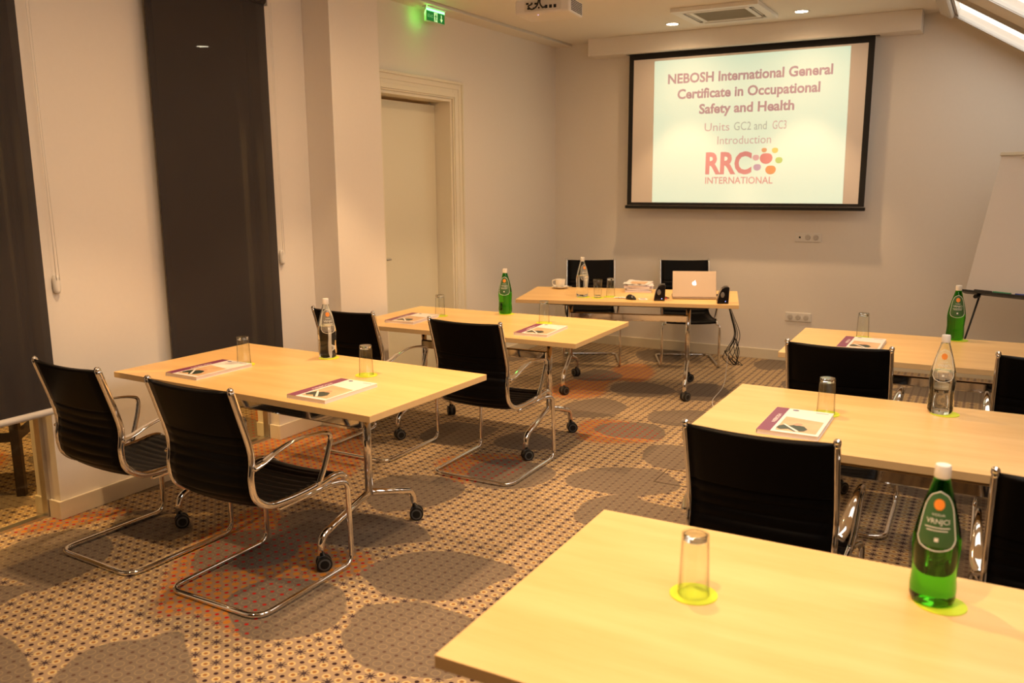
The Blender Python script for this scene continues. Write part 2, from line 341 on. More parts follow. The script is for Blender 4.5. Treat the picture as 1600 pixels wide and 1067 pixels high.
REDS = [[[-1.83,1.77],[-2.12,2.09],[-2.28,2.46],[-2.27,2.77],[-1.96,2.63],[-1.64,2.53],[-1.46,2.57],[-1.35,2.44],[-1.47,2.24],[-1.44,2.13],[-1.48,2.04],[-1.4,1.81],[-1.5,1.81],[-1.71,1.84]],[[-1.45,4.82],[-1.46,5.01],[-1.23,5.1],[-1.01,4.97],[-0.95,4.83],[-1.05,4.67],[-1.21,4.58],[-1.35,4.61]],[[-1.9,3.83],[-1.55,4.11],[-1.38,3.85],[-1.59,3.54]],[[-3.06,1.95],[-2.85,2.26],[-2.84,2.4],[-2.96,2.34],[-3.1,2.08]],[[-1.96,6.67],[-1.79,6.92],[-1.58,6.62],[-1.56,6.25],[-1.75,6.3]],[[-1.34,4.8],[-1.28,5.03],[-0.98,4.99],[-0.91,4.76],[-1.24,4.58]],[[-3.72,4.13],[-3.52,4.44],[-2.65,3.98],[-2.2,3.37],[-2.34,3.06],[-2.94,3.37]],[[-2.11,5.76],[-2.03,6.2],[-1.82,6.56],[-1.52,6.35],[-1.78,6.16],[-1.67,5.67],[-1.94,5.48]]]
def chaikin(P, n=4):      # closed Catmull-Rom through the outline points
    Q = []; m = len(P)
    for i in range(m):
        a, b, c, d = P[i - 1], P[i], P[(i + 1) % m], P[(i + 2) % m]
        for j in range(n):
            t = j / n
            Q.append(tuple(0.5 * (2 * b[k] + (c[k] - a[k]) * t + (2 * a[k] - 5 * b[k] + 4 * c[k] - d[k]) * t * t + (3 * b[k] - a[k] - 3 * c[k] + d[k]) * t ** 3) for k in (0, 1)))
    return np.array(Q)
def sdf(poly, X, Y):
    d = np.full(X.shape, 1e9); s = np.ones(X.shape); n = len(poly)
    for i in range(n):
        ax, ay = poly[i]; bx, by = poly[i - 1]
        ex, ey = bx - ax, by - ay; wx, wy = X - ax, Y - ay
        t = np.clip((wx * ex + wy * ey) / (ex * ex + ey * ey + 1e-12), 0, 1)
        d = np.minimum(d, (wx - ex * t) ** 2 + (wy - ey * t) ** 2)
        c1 = Y >= ay; c2 = Y < by; c3 = ex * wy > ey * wx
        s = np.where((c1 & c2 & c3) | (~c1 & ~c2 & ~c3), -s, s)
    return s * np.sqrt(d)
def make_floor():
    x0, x1, y0, y1, st = -7.0, XR + 0.1, YR - 0.1, YB + 0.1, 0.04
    nx = int((x1 - x0) / st) + 1; ny = int((y1 - y0) / st) + 1
    gx = x0 + np.arange(nx) * st; gy = y0 + np.arange(ny) * st
    X, Y = np.meshgrid(gx, gy)
    D = np.full(X.shape, 1.0); R = np.full(X.shape, 1.0)
    for p in BLOBS: D = np.minimum(D, sdf(chaikin(p), X, Y))
    for p in REDS: R = np.minimum(R, sdf(chaikin(p), X, Y))
    rnd = random.Random(3)
    def seen(x, y):   # floor already traced
        return -3.0 < x < -0.45 and y > 1.3 + 0.0 and (x + 3.0) > 0 and not (x > -0.45)
    cents = []
    for _ in range(2500):
        cx = rnd.uniform(-7, 3.3); cy = rnd.uniform(-2, 7.6); ra = rnd.uniform(.26, .42); rb = ra * rnd.uniform(.5, .7); an = rnd.uniform(0, pi)
        if seen(cx, cy): continue
        if any((cx - a) ** 2 + (cy - b) ** 2 < 0.36 for a, b in cents): continue
        j = int(np.clip((cy - y0) / st, 0, ny - 1)); i = int(np.clip((cx - x0) / st, 0, nx - 1))
        if D[j, i] < 0.28: continue
        cents.append((cx, cy))
        pl = []
        for k in range(14):
            t = 2 * pi * k / 14; e = 1.0 + 0.25 * (cos(t) > 0.95)
            px, py = ra * e * cos(t), rb * sin(t) + 0.05 * cos(2 * t)
            pl.append((cx + px * cos(an) - py * sin(an), cy + px * sin(an) + py * cos(an)))
        D = np.minimum(D, sdf(chaikin(pl, 2), X, Y))
        if rnd.random() < 0.25 and not (-3.7 < cx < 2.6):
            R = np.minimum(R, np.hypot((X - cx - .1), (Y - cy - .15)) - rnd.uniform(.3, .5))
    # pale thin seams where two petals nearly meet come from the outline itself
    verts = np.stack([X.ravel(), Y.ravel(), np.zeros(X.size)], 1)
    idx = np.arange(nx * ny).reshape(ny, nx)
    F = np.stack([idx[:-1, :-1].ravel(), idx[:-1, 1:].ravel(), idx[1:, 1:].ravel(), idx[1:, :-1].ravel()], 1)
    me = bpy.data.meshes.new('floor'); me.from_pydata(verts.tolist(), [], F.tolist())
    for nm, A in (('petal', D), ('redzone', R)):
        at = me.attributes.new(nm, 'FLOAT', 'POINT'); at.data.foreach_set('value', A.ravel().astype(np.float32))
    o = bpy.data.objects.new('floor', me); COL.objects.link(o)
    # --- material
    m = bpy.data.materials.new('patterned_carpet'); m.use_nodes = True; nt = m.node_tree; N = nt.nodes; L = nt.links; b = N['Principled BSDF']
    b.inputs['Roughness'].default_value = 0.95; b.inputs['Specular IOR Level'].default_value = 0.1
    def ma(op, a, b_=None, c=None, clamp=False):
        n = N.new('ShaderNodeMath'); n.operation = op; n.use_clamp = clamp
        for i, v in enumerate((a, b_, c)):
            if v is None: continue
            if isinstance(v, (int, float)): n.inputs[i].default_value = v
            else: L.new(v, n.inputs[i])
        return n.outputs[0]
    def at(n_):
        a = N.new('ShaderNodeAttribute'); a.attribute_name = n_; return a.outputs['Fac']
    def less(v, t, soft):   # 1 where v<t
        return ma('MULTIPLY_ADD', ma('SUBTRACT', t, v), 1.0 / soft, 0.5, True)
    def mix(f, c1, c2):
        n = N.new('ShaderNodeMix'); n.data_type = 'RGBA'
        if isinstance(f, float): n.inputs[0].default_value = f
        else: L.new(f, n.inputs[0])
        for k, c in ((6, c1), (7, c2)):
            if isinstance(c, tuple): n.inputs[k].default_value = (*c, 1)
            else: L.new(c, n.inputs[k])
        return n.outputs[2]
    geo = N.new('ShaderNodeNewGeometry'); sx = N.new('ShaderNodeSeparateXYZ'); L.new(geo.outputs['Position'], sx.inputs[0])
    wob = N.new('ShaderNodeTexNoise'); wob.inputs['Scale'].default_value = 260; L.new(geo.outputs['Position'], wob.inputs['Vector'])
    jit = ma('MULTIPLY_ADD', wob.outputs['Fac'], 0.06, -0.03)
    PX, PY = 0.1045, 0.0958
    u = ma('ADD', ma('DIVIDE', ma('ADD', sx.outputs[0], 1.25), PX), jit); v = ma('ADD', ma('DIVIDE', ma('SUBTRACT', sx.outputs[1], 1.818), PY), jit)
    fu = lambda w, k, o_: ma('SUBTRACT', ma('FRACT', ma('MULTIPLY_ADD', w, k, o_)), 0.5)
    ln = lambda a, c: ma('SQRT', ma('ADD', ma('MULTIPLY', a, a), ma('MULTIPLY', c, c)))
    rr = ln(fu(u, 2, 100.0), fu(v, 2, 100.0))        # ring centres
    dr = ln(fu(u, 2, 100.5), fu(v, 2, 100.5))        # dots
    su_, sv_ = fu(u, 1, 100.5), fu(v, 1, 100.5)      # stars
    sr = ln(su_, sv_); th = ma('ARCTAN2', sv_, su_)
    star_r = ma('MULTIPLY_ADD', ma('COSINE', ma('MULTIPLY', th, 8)), 0.085, 0.145)
    star = less(sr, star_r, 0.06)
    ringd = ma('ABSOLUTE', ma('SUBTRACT', rr, 0.235))
    petal = less(at('petal'), 0.0, 0.008); red = less(at('redzone'), ma('MULTIPLY_ADD', wob.outputs['Fac'], 0.02, 0.0), 0.05)
    big = N.new('ShaderNodeTexNoise'); big.inputs['Scale'].default_value = 1.3; L.new(geo.outputs['Position'], big.inputs['Vector'])
    base = mix(big.outputs['Fac'], (0.44, 0.34, 0.245), (0.52, 0.39, 0.27))
    # ground side
    ringw = less(ringd, 0.062, 0.06); centre = less(rr, 0.125, 0.06)
    g = mix(ringw, base, (0.80, 0.64, 0.33)); g = mix(centre, g, (0.42, 0.20, 0.06))
    dotg = less(dr, 0.165, 0.06)
    g = mix(dotg, g, (0.06, 0.028, 0.034)); g = mix(ma('MULTIPLY', star, 0.8), g, (0.075, 0.052, 0.065))
    disc = less(rr, 0.30, 0.06)
    gr = mix(disc, mix(0.55, base, (0.46, 0.25, 0.12)), (0.74, 0.30, 0.05)); gr = mix(less(dr, 0.17, 0.05), gr, (0.62, 0.025, 0.02)); gr = mix(ma('MULTIPLY', ma('MULTIPLY', star, 0.6), less(0.13, sr, 0.04)), gr, (0.12, 0.08, 0.09))
    g = mix(red, g, gr)
    # petal side
    pb = mix(big.outputs['Fac'], (0.225, 0.185, 0.152), (0.285, 0.228, 0.18))
    pr = mix(ma('MULTIPLY', less(ma('ABSOLUTE', ma('SUBTRACT', rr, 0.32)), 0.035, 0.06), 0.5), pb, (0.50, 0.40, 0.24))
    pd = mix(ma('MULTIPLY', less(dr, 0.13, 0.07), 0.75), pr, (0.11, 0.055, 0.045))
    pd2 = mix(less(dr, 0.17, 0.05), pr, (0.55, 0.025, 0.02))
    pp = mix(red, pd, pd2)
    col = mix(petal, g, pp)
    fib = N.new('ShaderNodeTexNoise'); fib.inputs['Scale'].default_value = 700; fib.inputs['Detail'].default_value = 2; L.new(geo.outputs['Position'], fib.inputs['Vector'])
    hv = N.new('ShaderNodeMix'); hv.data_type = 'RGBA'; hv.blend_type = 'MULTIPLY'; hv.inputs[0].default_value = 1.0
    L.new(col, hv.inputs[6]); L.new(mix(fib.outputs['Fac'], (0.52, 0.51, 0.50), (0.86, 0.85, 0.83)), hv.inputs[7])
    L.new(hv.outputs[2], b.inputs['Base Color'])
    bu = N.new('ShaderNodeBump'); bu.inputs['Strength'].default_value = 0.4; bu.inputs['Distance'].default_value = 0.002; L.new(fib.outputs['Fac'], bu.inputs['Height']); L.new(bu.outputs['Normal'], b.inputs['Normal'])
    me.materials.append(m)
    return struct(o)
make_floor()

# ---- walls
bm = bmesh.new(); box(bm, -3.3, XR + .1, YB, YB + .15, -0.02, 3.1); struct(obj('wall_back', bm, WALL))
T = 0.19
OP1 = (0.9, 2.174); OP2 = (2.945, 3.676); DR = (4.83, 5.77)
bm = bmesh.new()
for a, b_ in ((YR, OP1[0]), (OP1[1], OP2[0]), (OP2[1], DR[0]), (DR[1], YB + .1)): box(bm, XL - T, XL, a, b_, -0.02, 2.96)
box(bm, XL - T, XL, OP1[0], OP1[1], 2.72, 2.96); box(bm, XL - T, XL, OP2[0], OP2[1], 2.72, 2.96); box(bm, XL - T, XL, DR[0], DR[1], 2.28, 2.96)
struct(obj('wall_left', bm, WALL))
bm = bmesh.new(); box(bm, -3.3, XR + .1, YR - .15, YR, -0.02, 3.1); struct(obj('wall_rear', bm, noise_bump(mat('unseen_dark_rear', (0.06, 0.045, 0.035), 0.8), 30, 0.05, 0.002, 0.1)))  # unseen wall, made dark to put dark streaks in the chrome reflections
# protruding pier between the blind and the door
bm = bmesh.new(); box(bm, XL, -2.82, 4.067, 4.556, 0, 2.905); struct(obj('trim_1', bm, WALL, bevel=0.003))
# ---- ceiling with the lower strip along the left wall and a shadow gap
bm = bmesh.new()
box(bm, -2.842, SLX + 0.05, YR, YB, CEIL, CEIL + .1)
box(bm, XL - T, -2.866, YR, YB, 2.904, CEIL + .1)
box(bm, -2.870, -2.84, YR, YB, CEIL + .09, CEIL + .12)
struct(obj('ceiling', bm, CEILP))
# sloped roof wall with skylight openings, and knee wall
SKY = [(6.54, 7.36), (5.08, 5.90), (3.62, 4.44), (2.16, 2.98), (0.70, 1.52)]
S0, S1 = 0.13, 1.45
bm = bmesh.new()
def slab(s0, s1, y0, y1, t=0.12):
    vs = [bm.verts.new(slope(s, y, o)) for o in (0, -t) for y in (y0, y1) for s in (s0, s1)]
    for f in ((0, 1, 3, 2), (4, 6, 7, 5), (0, 4, 5, 1), (2, 3, 7, 6), (0, 2, 6, 4), (1, 5, 7, 3)): bm.faces.new([vs[i] for i in f])
slab(-0.02, S0, YR, YB); slab(S1, SMAX + .1, YR, YB)
yy = [YR]
for a, b_ in sorted(SKY): yy += [a, b_]
yy.append(YB)
for i in range(0, len(yy), 2): slab(S0, S1, yy[i], yy[i + 1])
zk = SLZ + SD.z * SMAX
box(bm, XR, XR + .1, YR, YB, -0.02, zk + .05)
struct(obj('wall_right', bm, WALL))
def slope_prism(bm, s0, s1, y0, y1, o0, o1):
    vs = [bm.verts.new(slope(s, y, o)) for o in (o0, o1) for y in (y0, y1) for s in (s0, s1)]
    for f in ((0, 1, 3, 2), (4, 6, 7, 5), (0, 4, 5, 1), (2, 3, 7, 6), (0, 2, 6, 4), (1, 5, 7, 3)): bm.faces.new([vs[i] for i in f])
def skylight(n, y0, y1):
    bm = bmesh.new(); slope_prism(bm, S0, S1, y0, y1, -0.115, -0.10); root = struct(obj('window_%d' % n, bm, PANE))
    bm = bmesh.new(); slope_prism(bm, S0 + .002, S1 - .002, y0 + .002, y1 - .002, -0.045, -0.042); obj('blind_cloth', bm, SKYB, root)
    for ya, yb in ((y1 - .012, y1 + .035), (y0 - .035, y0 + .012)):
        bm = bmesh.new(); slope_prism(bm, S0 - .02, S1, ya, yb, 0.0, 0.020)
        slope_prism(bm, S0 - .02, S1, ya + .006, ya + .016, 0.020, 0.026); slope_prism(bm, S0 - .02, S1, yb - .016, yb - .006, 0.020, 0.026); slope_prism(bm, S0 - .02, S1, (ya + yb) / 2 - .005, (ya + yb) / 2 + .005, 0.020, 0.026)
        obj('blind_rail', bm, ALU, root)
    bm = bmesh.new(); slope_prism(bm, S0 - .115, S0 - .005, y0 - .04, y1 + .04, 0.0, 0.05); obj('roller_case', bm, mat('roller_case_paint', (0.55, 0.50, 0.42), 0.4), root, bevel=0.018)
    bm = bmesh.new(); slope_prism(bm, S0 - .004, S0 + .022, y0, y1, 0.0, 0.012); obj('pull_bar', bm, ALU, root)
    return root
for i, (a, b_) in enumerate(SKY): skylight(i + 1, a, b_)

# ---- box over the projection screen
bm = bmesh.new(); box(bm, -2.585, 0.242, 7.42, YB, 2.765, CEIL); struct(obj('trim_2', bm, WALL, bevel=0.003))
# ---- baseboards
bm = bmesh.new()
H = 0.092; TB = 0.015
box(bm, XL, XL + TB, OP1[1] - TB, OP2[0] + TB, 0, H); box(bm, XL, XL + TB, OP2[1] - TB, 4.067, 0, H)
box(bm, XL, -2.82 + TB, 4.067 - TB, 4.067, 0, H); box(bm, -2.82, -2.82 + TB, 4.067, 4.556 + TB, 0, H); box(bm, XL, -2.82, 4.556, 4.556 + TB, 0, H)
box(bm, XL, XL + TB, DR[1] + .14, YB, 0, H); box(bm, XL, XL + TB, YR, OP1[0] + TB, 0, H)
for y in (OP1[1], OP2[1]):
    box(bm, XL - 0.075, XL, y - TB, y, 0, H); box(bm, XL - T, XL - 0.125, y - TB, y, 0, H)
box(bm, XL - T, XL, OP2[0], OP2[0] + TB, 0, H)
struct(obj('baseboard_left', bm, BASEP, bevel=0.002))
bm = bmesh.new(); box(bm, XL + TB, XR, YB - TB, YB, 0, H); struct(obj('baseboard_back', bm, BASEP, bevel=0.002))
bm = bmesh.new(); box(bm, XR - TB, XR, YR, YB - TB, 0, H); struct(obj('baseboard_right', bm, BASEP, bevel=0.002))

# ---- glass partitions in the two openings
for n, (a, b_) in ((6, OP1), (7, OP2)):
    bm = bmesh.new(); box(bm, XL - .105, XL - .095, a + .02, b_ - .02, 0.012, 2.70); root = struct(obj('window_%d' % n, bm, PANE))
    bm = bmesh.new(); box(bm, XL - .122, XL - .078, b_ - .022, b_, 0, 2.72); box(bm, XL - .122, XL - .078, a, a + .022, 0, 2.72); box(bm, XL - .122, XL - .078, a + .022, b_ - .022, 2.70, 2.72)
    obj('frame', bm, ALU, root)
    bm = bmesh.new(); box(bm, XL - .122, XL - .078, a + .022, b_ - .022, 0, 0.012); obj('floor_track', bm, ALU, root)

# ---- door
root = struct(empty('door_1', (XL, DR[0], 0)))
dl = DR[1] - DR[0]
bm = bmesh.new(); box(bm, -0.19, -0.15, 0.025, dl - 0.025, 0.006, 2.235); obj('leaf', bm, DOORP, root, bevel=0.002)
bm = bmesh.new()
box(bm, -0.27, 0.0, 0.0, 0.022, 0, 2.28); box(bm, -0.27, 0.0, dl - 0.022, dl, 0, 2.28); box(bm, -0.27, 0.0, 0.022, dl - 0.022, 2.258, 2.28)
box(bm, -0.215, -0.192, 0.022, 0.045, 0, 2.258); box(bm, -0.215, -0.192, dl - 0.045, dl - 0.022, 0, 2.258)
obj('jamb', bm, TRIMP, root, bevel=0.001)
bm = bmesh.new()
for o0, o1, th in ((0.0, 0.135, 0.014), (0.012, 0.045, 0.024), (0.075, 0.125, 0.020), (0.115, 0.135, 0.032)):
    # left, right, top pieces as mitred frame
    for s in (0, 1):
        ya = -o0 if s == 0 else dl + o0; yb = -o1 if s == 0 else dl + o1
        box(bm, 0.0, th, min(ya, yb), max(ya, yb), 0, 2.28 + o1)
    box(bm, 0.0, th, -o0, dl + o0, 2.28 + o0, 2.28 + o1)
obj('casing', bm, TRIMP, root, bevel=0.003)
bm = bmesh.new(); cyl(bm, (-0.15, 0.085, 1.045), (1, 0, 0), 0.024, 0.008, 20); tube(bm, fillet([(-0.142, 0.085, 1.045), (-0.10, 0.085, 1.045), (-0.10, 0.205, 1.045)], 0.015), 0.009, 10)
smooth_angle(obj('handle', bm, ALU, root))

# ---- the room beyond the glass
bm = bmesh.new(); box(bm, -7.1, -7.0, YR, YB, -0.02, 3.0); struct(obj('wall_beyond', bm, WALL))
bm = bmesh.new(); box(bm, -7.0, XL - T, YR, YB, 2.75, 2.85); struct(obj('ceiling_beyond', bm, CEILP))
bm = bmesh.new(); box(bm, -7.0, XL - T, YR - .1, YR, -0.02, 3.0); box(bm, -7.0, XL - T, YB, YB + .1, -0.02, 3.0); struct(obj('wall_beyond_ends', bm, WALL))

# ================================================================== THINGS
# ---- blinds
def blind(y0, y1, x, zb, zt, label):
    t = tag(empty('roller_blind', (x, (y0 + y1) / 2, zb)), label, 'blind'); h = (y1 - y0) / 2
    boxobj('blind_cloth', (-0.0008, 0.0008, -h, h, 0.02, zt - zb), BLIND, t)
    bm = bmesh.new(); cyl(bm, (0.0, -h, 0.01), (0, 1, 0), 0.017, 2 * h, 16); smooth_angle(obj('bottom_bar', bm, STEELBAR, t))
    bm = bmesh.new(); cyl(bm, (-0.008, -h, zt - zb), (0, 1, 0), 0.030, 2 * h, 20); smooth_angle(obj('roller', bm, BLIND, t))
    for s in (-1, 1):
        bm = bmesh.new(); box(bm, -0.045, 0.02, s * (h + .012) - .003, s * (h + .012) + .003, zt - zb - .035, zt - zb + .04); obj('bracket', bm, WHITEP, t, bevel=0.002)
    return t
blind(0.86, 2.178, -2.985, 0.555, 2.70, 'dark brown roller blind at the left edge of the frame, pale bottom bar visible')
blind(2.858, 3.69, -2.985, 0.555, 2.685, 'dark brown roller blind behind the front left table, a lamp showing through it')
def chain(y, zc, label):
    t = tag(empty('blind_chain', (XL, y, zc)), label, 'blind chain')
    bm = bmesh.new()
    prof = [(0, 0.045), (0.012, 0.043), (0.018, 0.03), (0.019, 0.0), (0.017, -0.03), (0.011, -0.043), (0, -0.045)]
    n = 16
    rings = []
    for w, z in prof:
        rings.append([bm.verts.new((0.014 + 0.014 * sin(2 * pi * k / n), w * cos(2 * pi * k / n), z)) for k in range(n)] if w else [bm.verts.new((0.014, 0, z))])
    for A, B in zip(rings, rings[1:]):
        for k in range(n):
            k2 = (k + 1) % n
            if len(A) == 1: bm.faces.new((A[0], B[k], B[k2]))
            elif len(B) == 1: bm.faces.new((A[k], A[k2], B[0]))
            else: bm.faces.new((A[k], A[k2], B[k2], B[k]))
    obj('chain_tensioner', bm, WHITEP, t, smooth=True)
    bm = bmesh.new()
    for dy in (-0.008, 0.008): tube(bm, [(0.030, dy, 0.02), (0.035, dy * .6 - .01, 0.7), (0.045, dy - .02, 2.68 - zc)], 0.0012, 5)
    obj('bead_chain', bm, WHITEP, t, smooth=True)
chain(2.262, 1.16, 'white bead chain tensioner on the white pier between the two blinds')
chain(3.768, 1.167, 'white bead chain tensioner right of the second dark blind')

# ---- chair
PROF = [(-.037, .902), (-.005, .803), (.035, .673), (.042, .61), (.034, .54), (.050, .467), (.112, .418), (.20, .406), (.30, .405), (.40, .410), (.478, .419), (.530, .414), (.556, .395)]
FR = catmull([(0, y, z) for y, z in PROF], 6)
def make_chair():
    t = empty('conference_chair')
    HW = 0.222
    for s in (-1, 1):
        bm = bmesh.new(); pts = [p + Vector((s * HW, 0, 0)) for p in FR]
        sweep(bm, pts, 0.010, 0.0145, 10)
        # rounded end caps
        for p in (pts[0], pts[-1]):
            bmesh.ops.create_uvsphere(bm, u_segments=10, v_segments=6, radius=0.0125, matrix=Matrix.Translation(p))
        obj('side_rail', bm, CHROME, t, smooth=True)
    # sling: front/back surfaces following the rail
    L_ = [0.0]
    for a, b_ in zip(FR, FR[1:]): L_.append(L_[-1] + (b_ - a).length)
    tot = L_[-1]
    def at(s):
        s = min(max(s, 0), tot)
        for i in range(len(L_) - 1):
            if L_[i + 1] >= s:
                k = (s - L_[i]) / (L_[i + 1] - L_[i] + 1e-9); p = FR[i].lerp(FR[i + 1], k); d = (FR[i + 1] - FR[i]).normalized()
                return p, Vector((0, -d.z, d.y))   # normal: forward/up side
        return FR[-1], Vector((0, 0, 1))
    split = next(L_[i] for i in range(len(FR)) if FR[i].y > 0.075 and FR[i].z < .46)
    def sling(name, s0, s1, ribs):
        bm = bmesh.new(); n = int((s1 - s0) / 0.0055); nc = 8; F = []; Bk = []
        for i in range(n + 1):
            s = s0 + (s1 - s0) * i / n; p, nm = at(s)
            rib = 0.0
            for a, b_, k in ribs:
                if a <= s <= b_: rib = 0.0085 * (abs(sin(pi * (s - a) / (b_ - a) * k)) ** 0.55 - 1.0)
            th = 0.0105
            fr, bk = [], []
            for j in range(nc + 1):
                x = -HW + 2 * HW * j / nc; q = 1 - (x / HW) ** 2
                sag = (-0.020 if s < split * .9 else -0.012) * q
                edge = 0.55 + 0.45 * min(1, q * 3)
                fr.append(bm.verts.new(p + Vector((x, 0, 0)) + nm * (sag + (th + rib) * edge)))
                bk.append(bm.verts.new(p + Vector((x, 0, 0)) + nm * (sag - (th + rib) * edge)))
            F.append(fr); Bk.append(bk)
        for i in range(n):
            for j in range(nc):
                bm.faces.new((F[i][j], F[i][j + 1], F[i + 1][j + 1], F[i + 1][j])); bm.faces.new((Bk[i][j + 1], Bk[i][j], Bk[i + 1][j], Bk[i + 1][j + 1]))
            bm.faces.new((F[i][0], F[i + 1][0], Bk[i + 1][0], Bk[i][0])); bm.faces.new((F[i + 1][nc], F[i][nc], Bk[i][nc], Bk[i + 1][nc]))
        for j in range(nc):
            bm.faces.new((F[0][j + 1], F[0][j], Bk[0][j], Bk[0][j + 1])); bm.faces.new((F[n][j], F[n][j + 1], Bk[n][j + 1], Bk[n][j]))
        return obj(name, bm, LEATHER, t, smooth=True)
    sling('backrest', 0.006, split, [(0.20, split, 7)])
    sling('seat', split + 0.001, tot - 0.012, [(split, tot - .08, 10)])
    # armrests: broad bracket at the back narrowing forward, then down to the rail
    for s in (-1, 1):
        bm = bmesh.new(); X = s * (HW + 0.018)
        key = [(X - s * .012, .040, .588), (X, .085, .604), (X + s * .004, .15, .628), (X + s * .006, .24, .645), (X + s * .006, .34, .643), (X + s * .006, .425, .628), (X + s * .005, .451, .606), (X, .441, .550), (X - s * .004, .415, .480), (X - s * .012, .388, .415)]
        pts = catmull([Vector(k) for k in key], 5); n = len(pts)
        rx = []; rz = []
        for i in range(n):
            k = i / (n - 1)
            rx.append(0.0235 - 0.0135 * min(1, k / 0.42) if k < .6 else 0.010 + 0.002 * (k - .6)); rz.append((0.006 + 0.006 * max(0, 1 - k / .12) + 0.006 * max(0, (k - .45) / .3)) if k < .75 else 0.012 + 0.006 * (k - .75))
        sweep(bm, pts, rx, rz, 10, side=Vector((1, 0, 0)))
        obj('armrest', bm, CHROME, t, smooth=True)
    # cantilever sled: one bent tube, with the rear crossbar on the floor
    R = 0.0115; HF = 0.25; hs = 0.215
    path = [(-hs, .17, .386), (-hs - .006, .47, .391), (-HF, .545, .37), (-HF, .548, R), (-HF, 0.0, R), (HF, 0.0, R), (HF, .548, R), (HF, .545, .37), (hs + .006, .47, .391), (hs, .17, .386)]
    rad = [0, .05, .06, .055, .07, .07, .055, .06, .05, 0]
    path[2] = (-HF + .004, .543, .385); path[7] = (HF - .004, .543, .385)
    bm = bmesh.new(); tube(bm, fillet(path, rad, 6), R, 10); obj('sled_base', bm, CHROME, t, smooth=True)
    for y in (.19, .42):
        bm = bmesh.new(); tube(bm, [Vector((-hs, y, .383)), Vector((hs, y, .383))], 0.009, 8); obj('crossbar', bm, CHROME, t, smooth=True)
    return t
CH0 = make_chair(); used = [False]
def chair(x, y, rz, label, group):
    if not used[0]: o = CH0; used[0] = True
    else: o = copy_tree(CH0)
    o.location = (x, y, 0); o.rotation_euler = (0, 0, rz); tag(o, label, 'chair', group)
    return o
GL = 'black ribbed leather chairs at the left tables'; GR = 'black ribbed leather chairs at the right tables'; GT = 'chairs behind the presenter table'
chair(-1.685, 1.905, 0.0, 'black leather cantilever chair at the front left table, nearest the aisle and camera', GL)
chair(-2.43, 1.915, -0.035, 'black leather cantilever chair farthest left in the photo, beside the dark blind', GL)
chair(-2.385, 3.605, 0.0, 'black leather chair between the two left tables, partly behind the clear bottle', GL)
chair(-1.55, 3.60, 0.01, 'black leather cantilever chair in front of the second left table, seen whole in mid aisle', GL)
chair(0.315, 2.28, 0.0, 'large black ribbed chair between the nearest table and the second right table', GR)
chair(1.15, 2.22, 0.0, 'black chair cut by the right frame edge, behind the nearest green bottle', GR)
chair(0.305, 3.81, 0.01, 'black leather chair between the second and the far right table, aisle side', GR)
chair(1.155, 3.905, 0.0, 'black chair at the right frame edge in front of the far right table', GR)
chair(-2.385, 7.085, 0.45 + pi, 'black chair behind the presenter table on its left, behind the clear bottle', GT)
chair(-1.595, 7.44, 0.44 + pi, 'black chair behind the presenter table on its right, behind the laptop', GT)

# ---- tables
def make_table(Wd, Dd):
    t = empty('folding_table')   # origin at the tabletop centre on the floor
    a, d = Wd / 2, Dd / 2
    bm = bmesh.new(); box(bm, -a, a, -d, d, .712, .74)
    for f in bm.faces:
        if abs(f.calc_center_median().z - .726) < .01: f.material_index = 1
    obj('tabletop', bm, [WOOD, EDGE], t, bevel=0.0015)
    yc = -0.05
    for s in (-1, 1):
        X = s * 0.46
        bm = bmesh.new(); tube(bm, [Vector((X, yc, .235)), Vector((X, yc, .70))], 0.0185, 14); obj('column', bm, CHROME, t, smooth=True)
        bm = bmesh.new(); box(bm, X - .02, X + .02, yc - .26, yc + .26, .690, .712); obj('bearer', bm, BLACK, t, bevel=0.003)
        bm = bmesh.new(); box(bm, X - .035, X + .035, yc - .05, yc + .05, .655, .695); obj('tilt_joint', bm, BLACK, t, bevel=0.008)
        for q in (-1, 1):
            bm = bmesh.new(); tube(bm, fillet([(X, yc + q * .004, .245), (X, yc + q * .315, .150), (X, yc + q * .325, .070)], 0.055, 8), 0.0165, 12)
            obj('foot', bm, CHROME, t, smooth=True)
            ang = {(-1, -1): -0.6, (-1, 1): 0.8, (1, -1): -0.7, (1, 1): -0.95}[(s, q)]
            c = empty('caster', (X, yc + q * .325, 0), ang); c.parent = t
            for w in (-1, 1):
                bm = bmesh.new(); cyl(bm, (w * .008, .012, .033), (w, 0, 0), 0.033, 0.017, 22); cyl(bm, (w * .0245, .012, .033), (w, 0, 0), 0.026, 0.002, 22, mi=1); cyl(bm, (w * .026, .012, .033), (w, 0, 0), 0.019, 0.0015, 18)
                obj('wheel', bm, [BLACK, GREYP], c, bevel=0.002)
            bm = bmesh.new(); cyl(bm, (-.008, .012, .033), (1, 0, 0), 0.030, 0.016, 18); box(bm, -.012, .012, -.012, .016, .05, .074); obj('wheel_fork', bm, GREYP, c, bevel=0.002)
    boxobj('beam', (-.46, .46, yc - .042, yc - .016, .550, .606), CHROME, t, bevel=0.008)
    bm = bmesh.new(); sweep(bm, [Vector((-.62, yc - .20, .697)), Vector((.62, yc - .20, .697))], 0.012, 0.012, 8); obj('release_bar', bm, BLACK, t, smooth=True)
    return t
TW, TD = 1.60, 0.84
TAB0 = make_table(TW, TD); tu = [False]
def table(cx, cy, rz, label, group='beech folding tables on casters', root=None):
    if root is None:
        if not tu[0]: root = TAB0; tu[0] = True
        else: root = copy_tree(TAB0)
    root.location = (cx, cy, 0); root.rotation_euler = (0, 0, rz)
    return tag(root, label, 'table', group)
def centre(x, y, a, w=TW, d=TD): return (x + w / 2 * cos(a) - d / 2 * sin(a), y + w / 2 * sin(a) + d / 2 * cos(a))
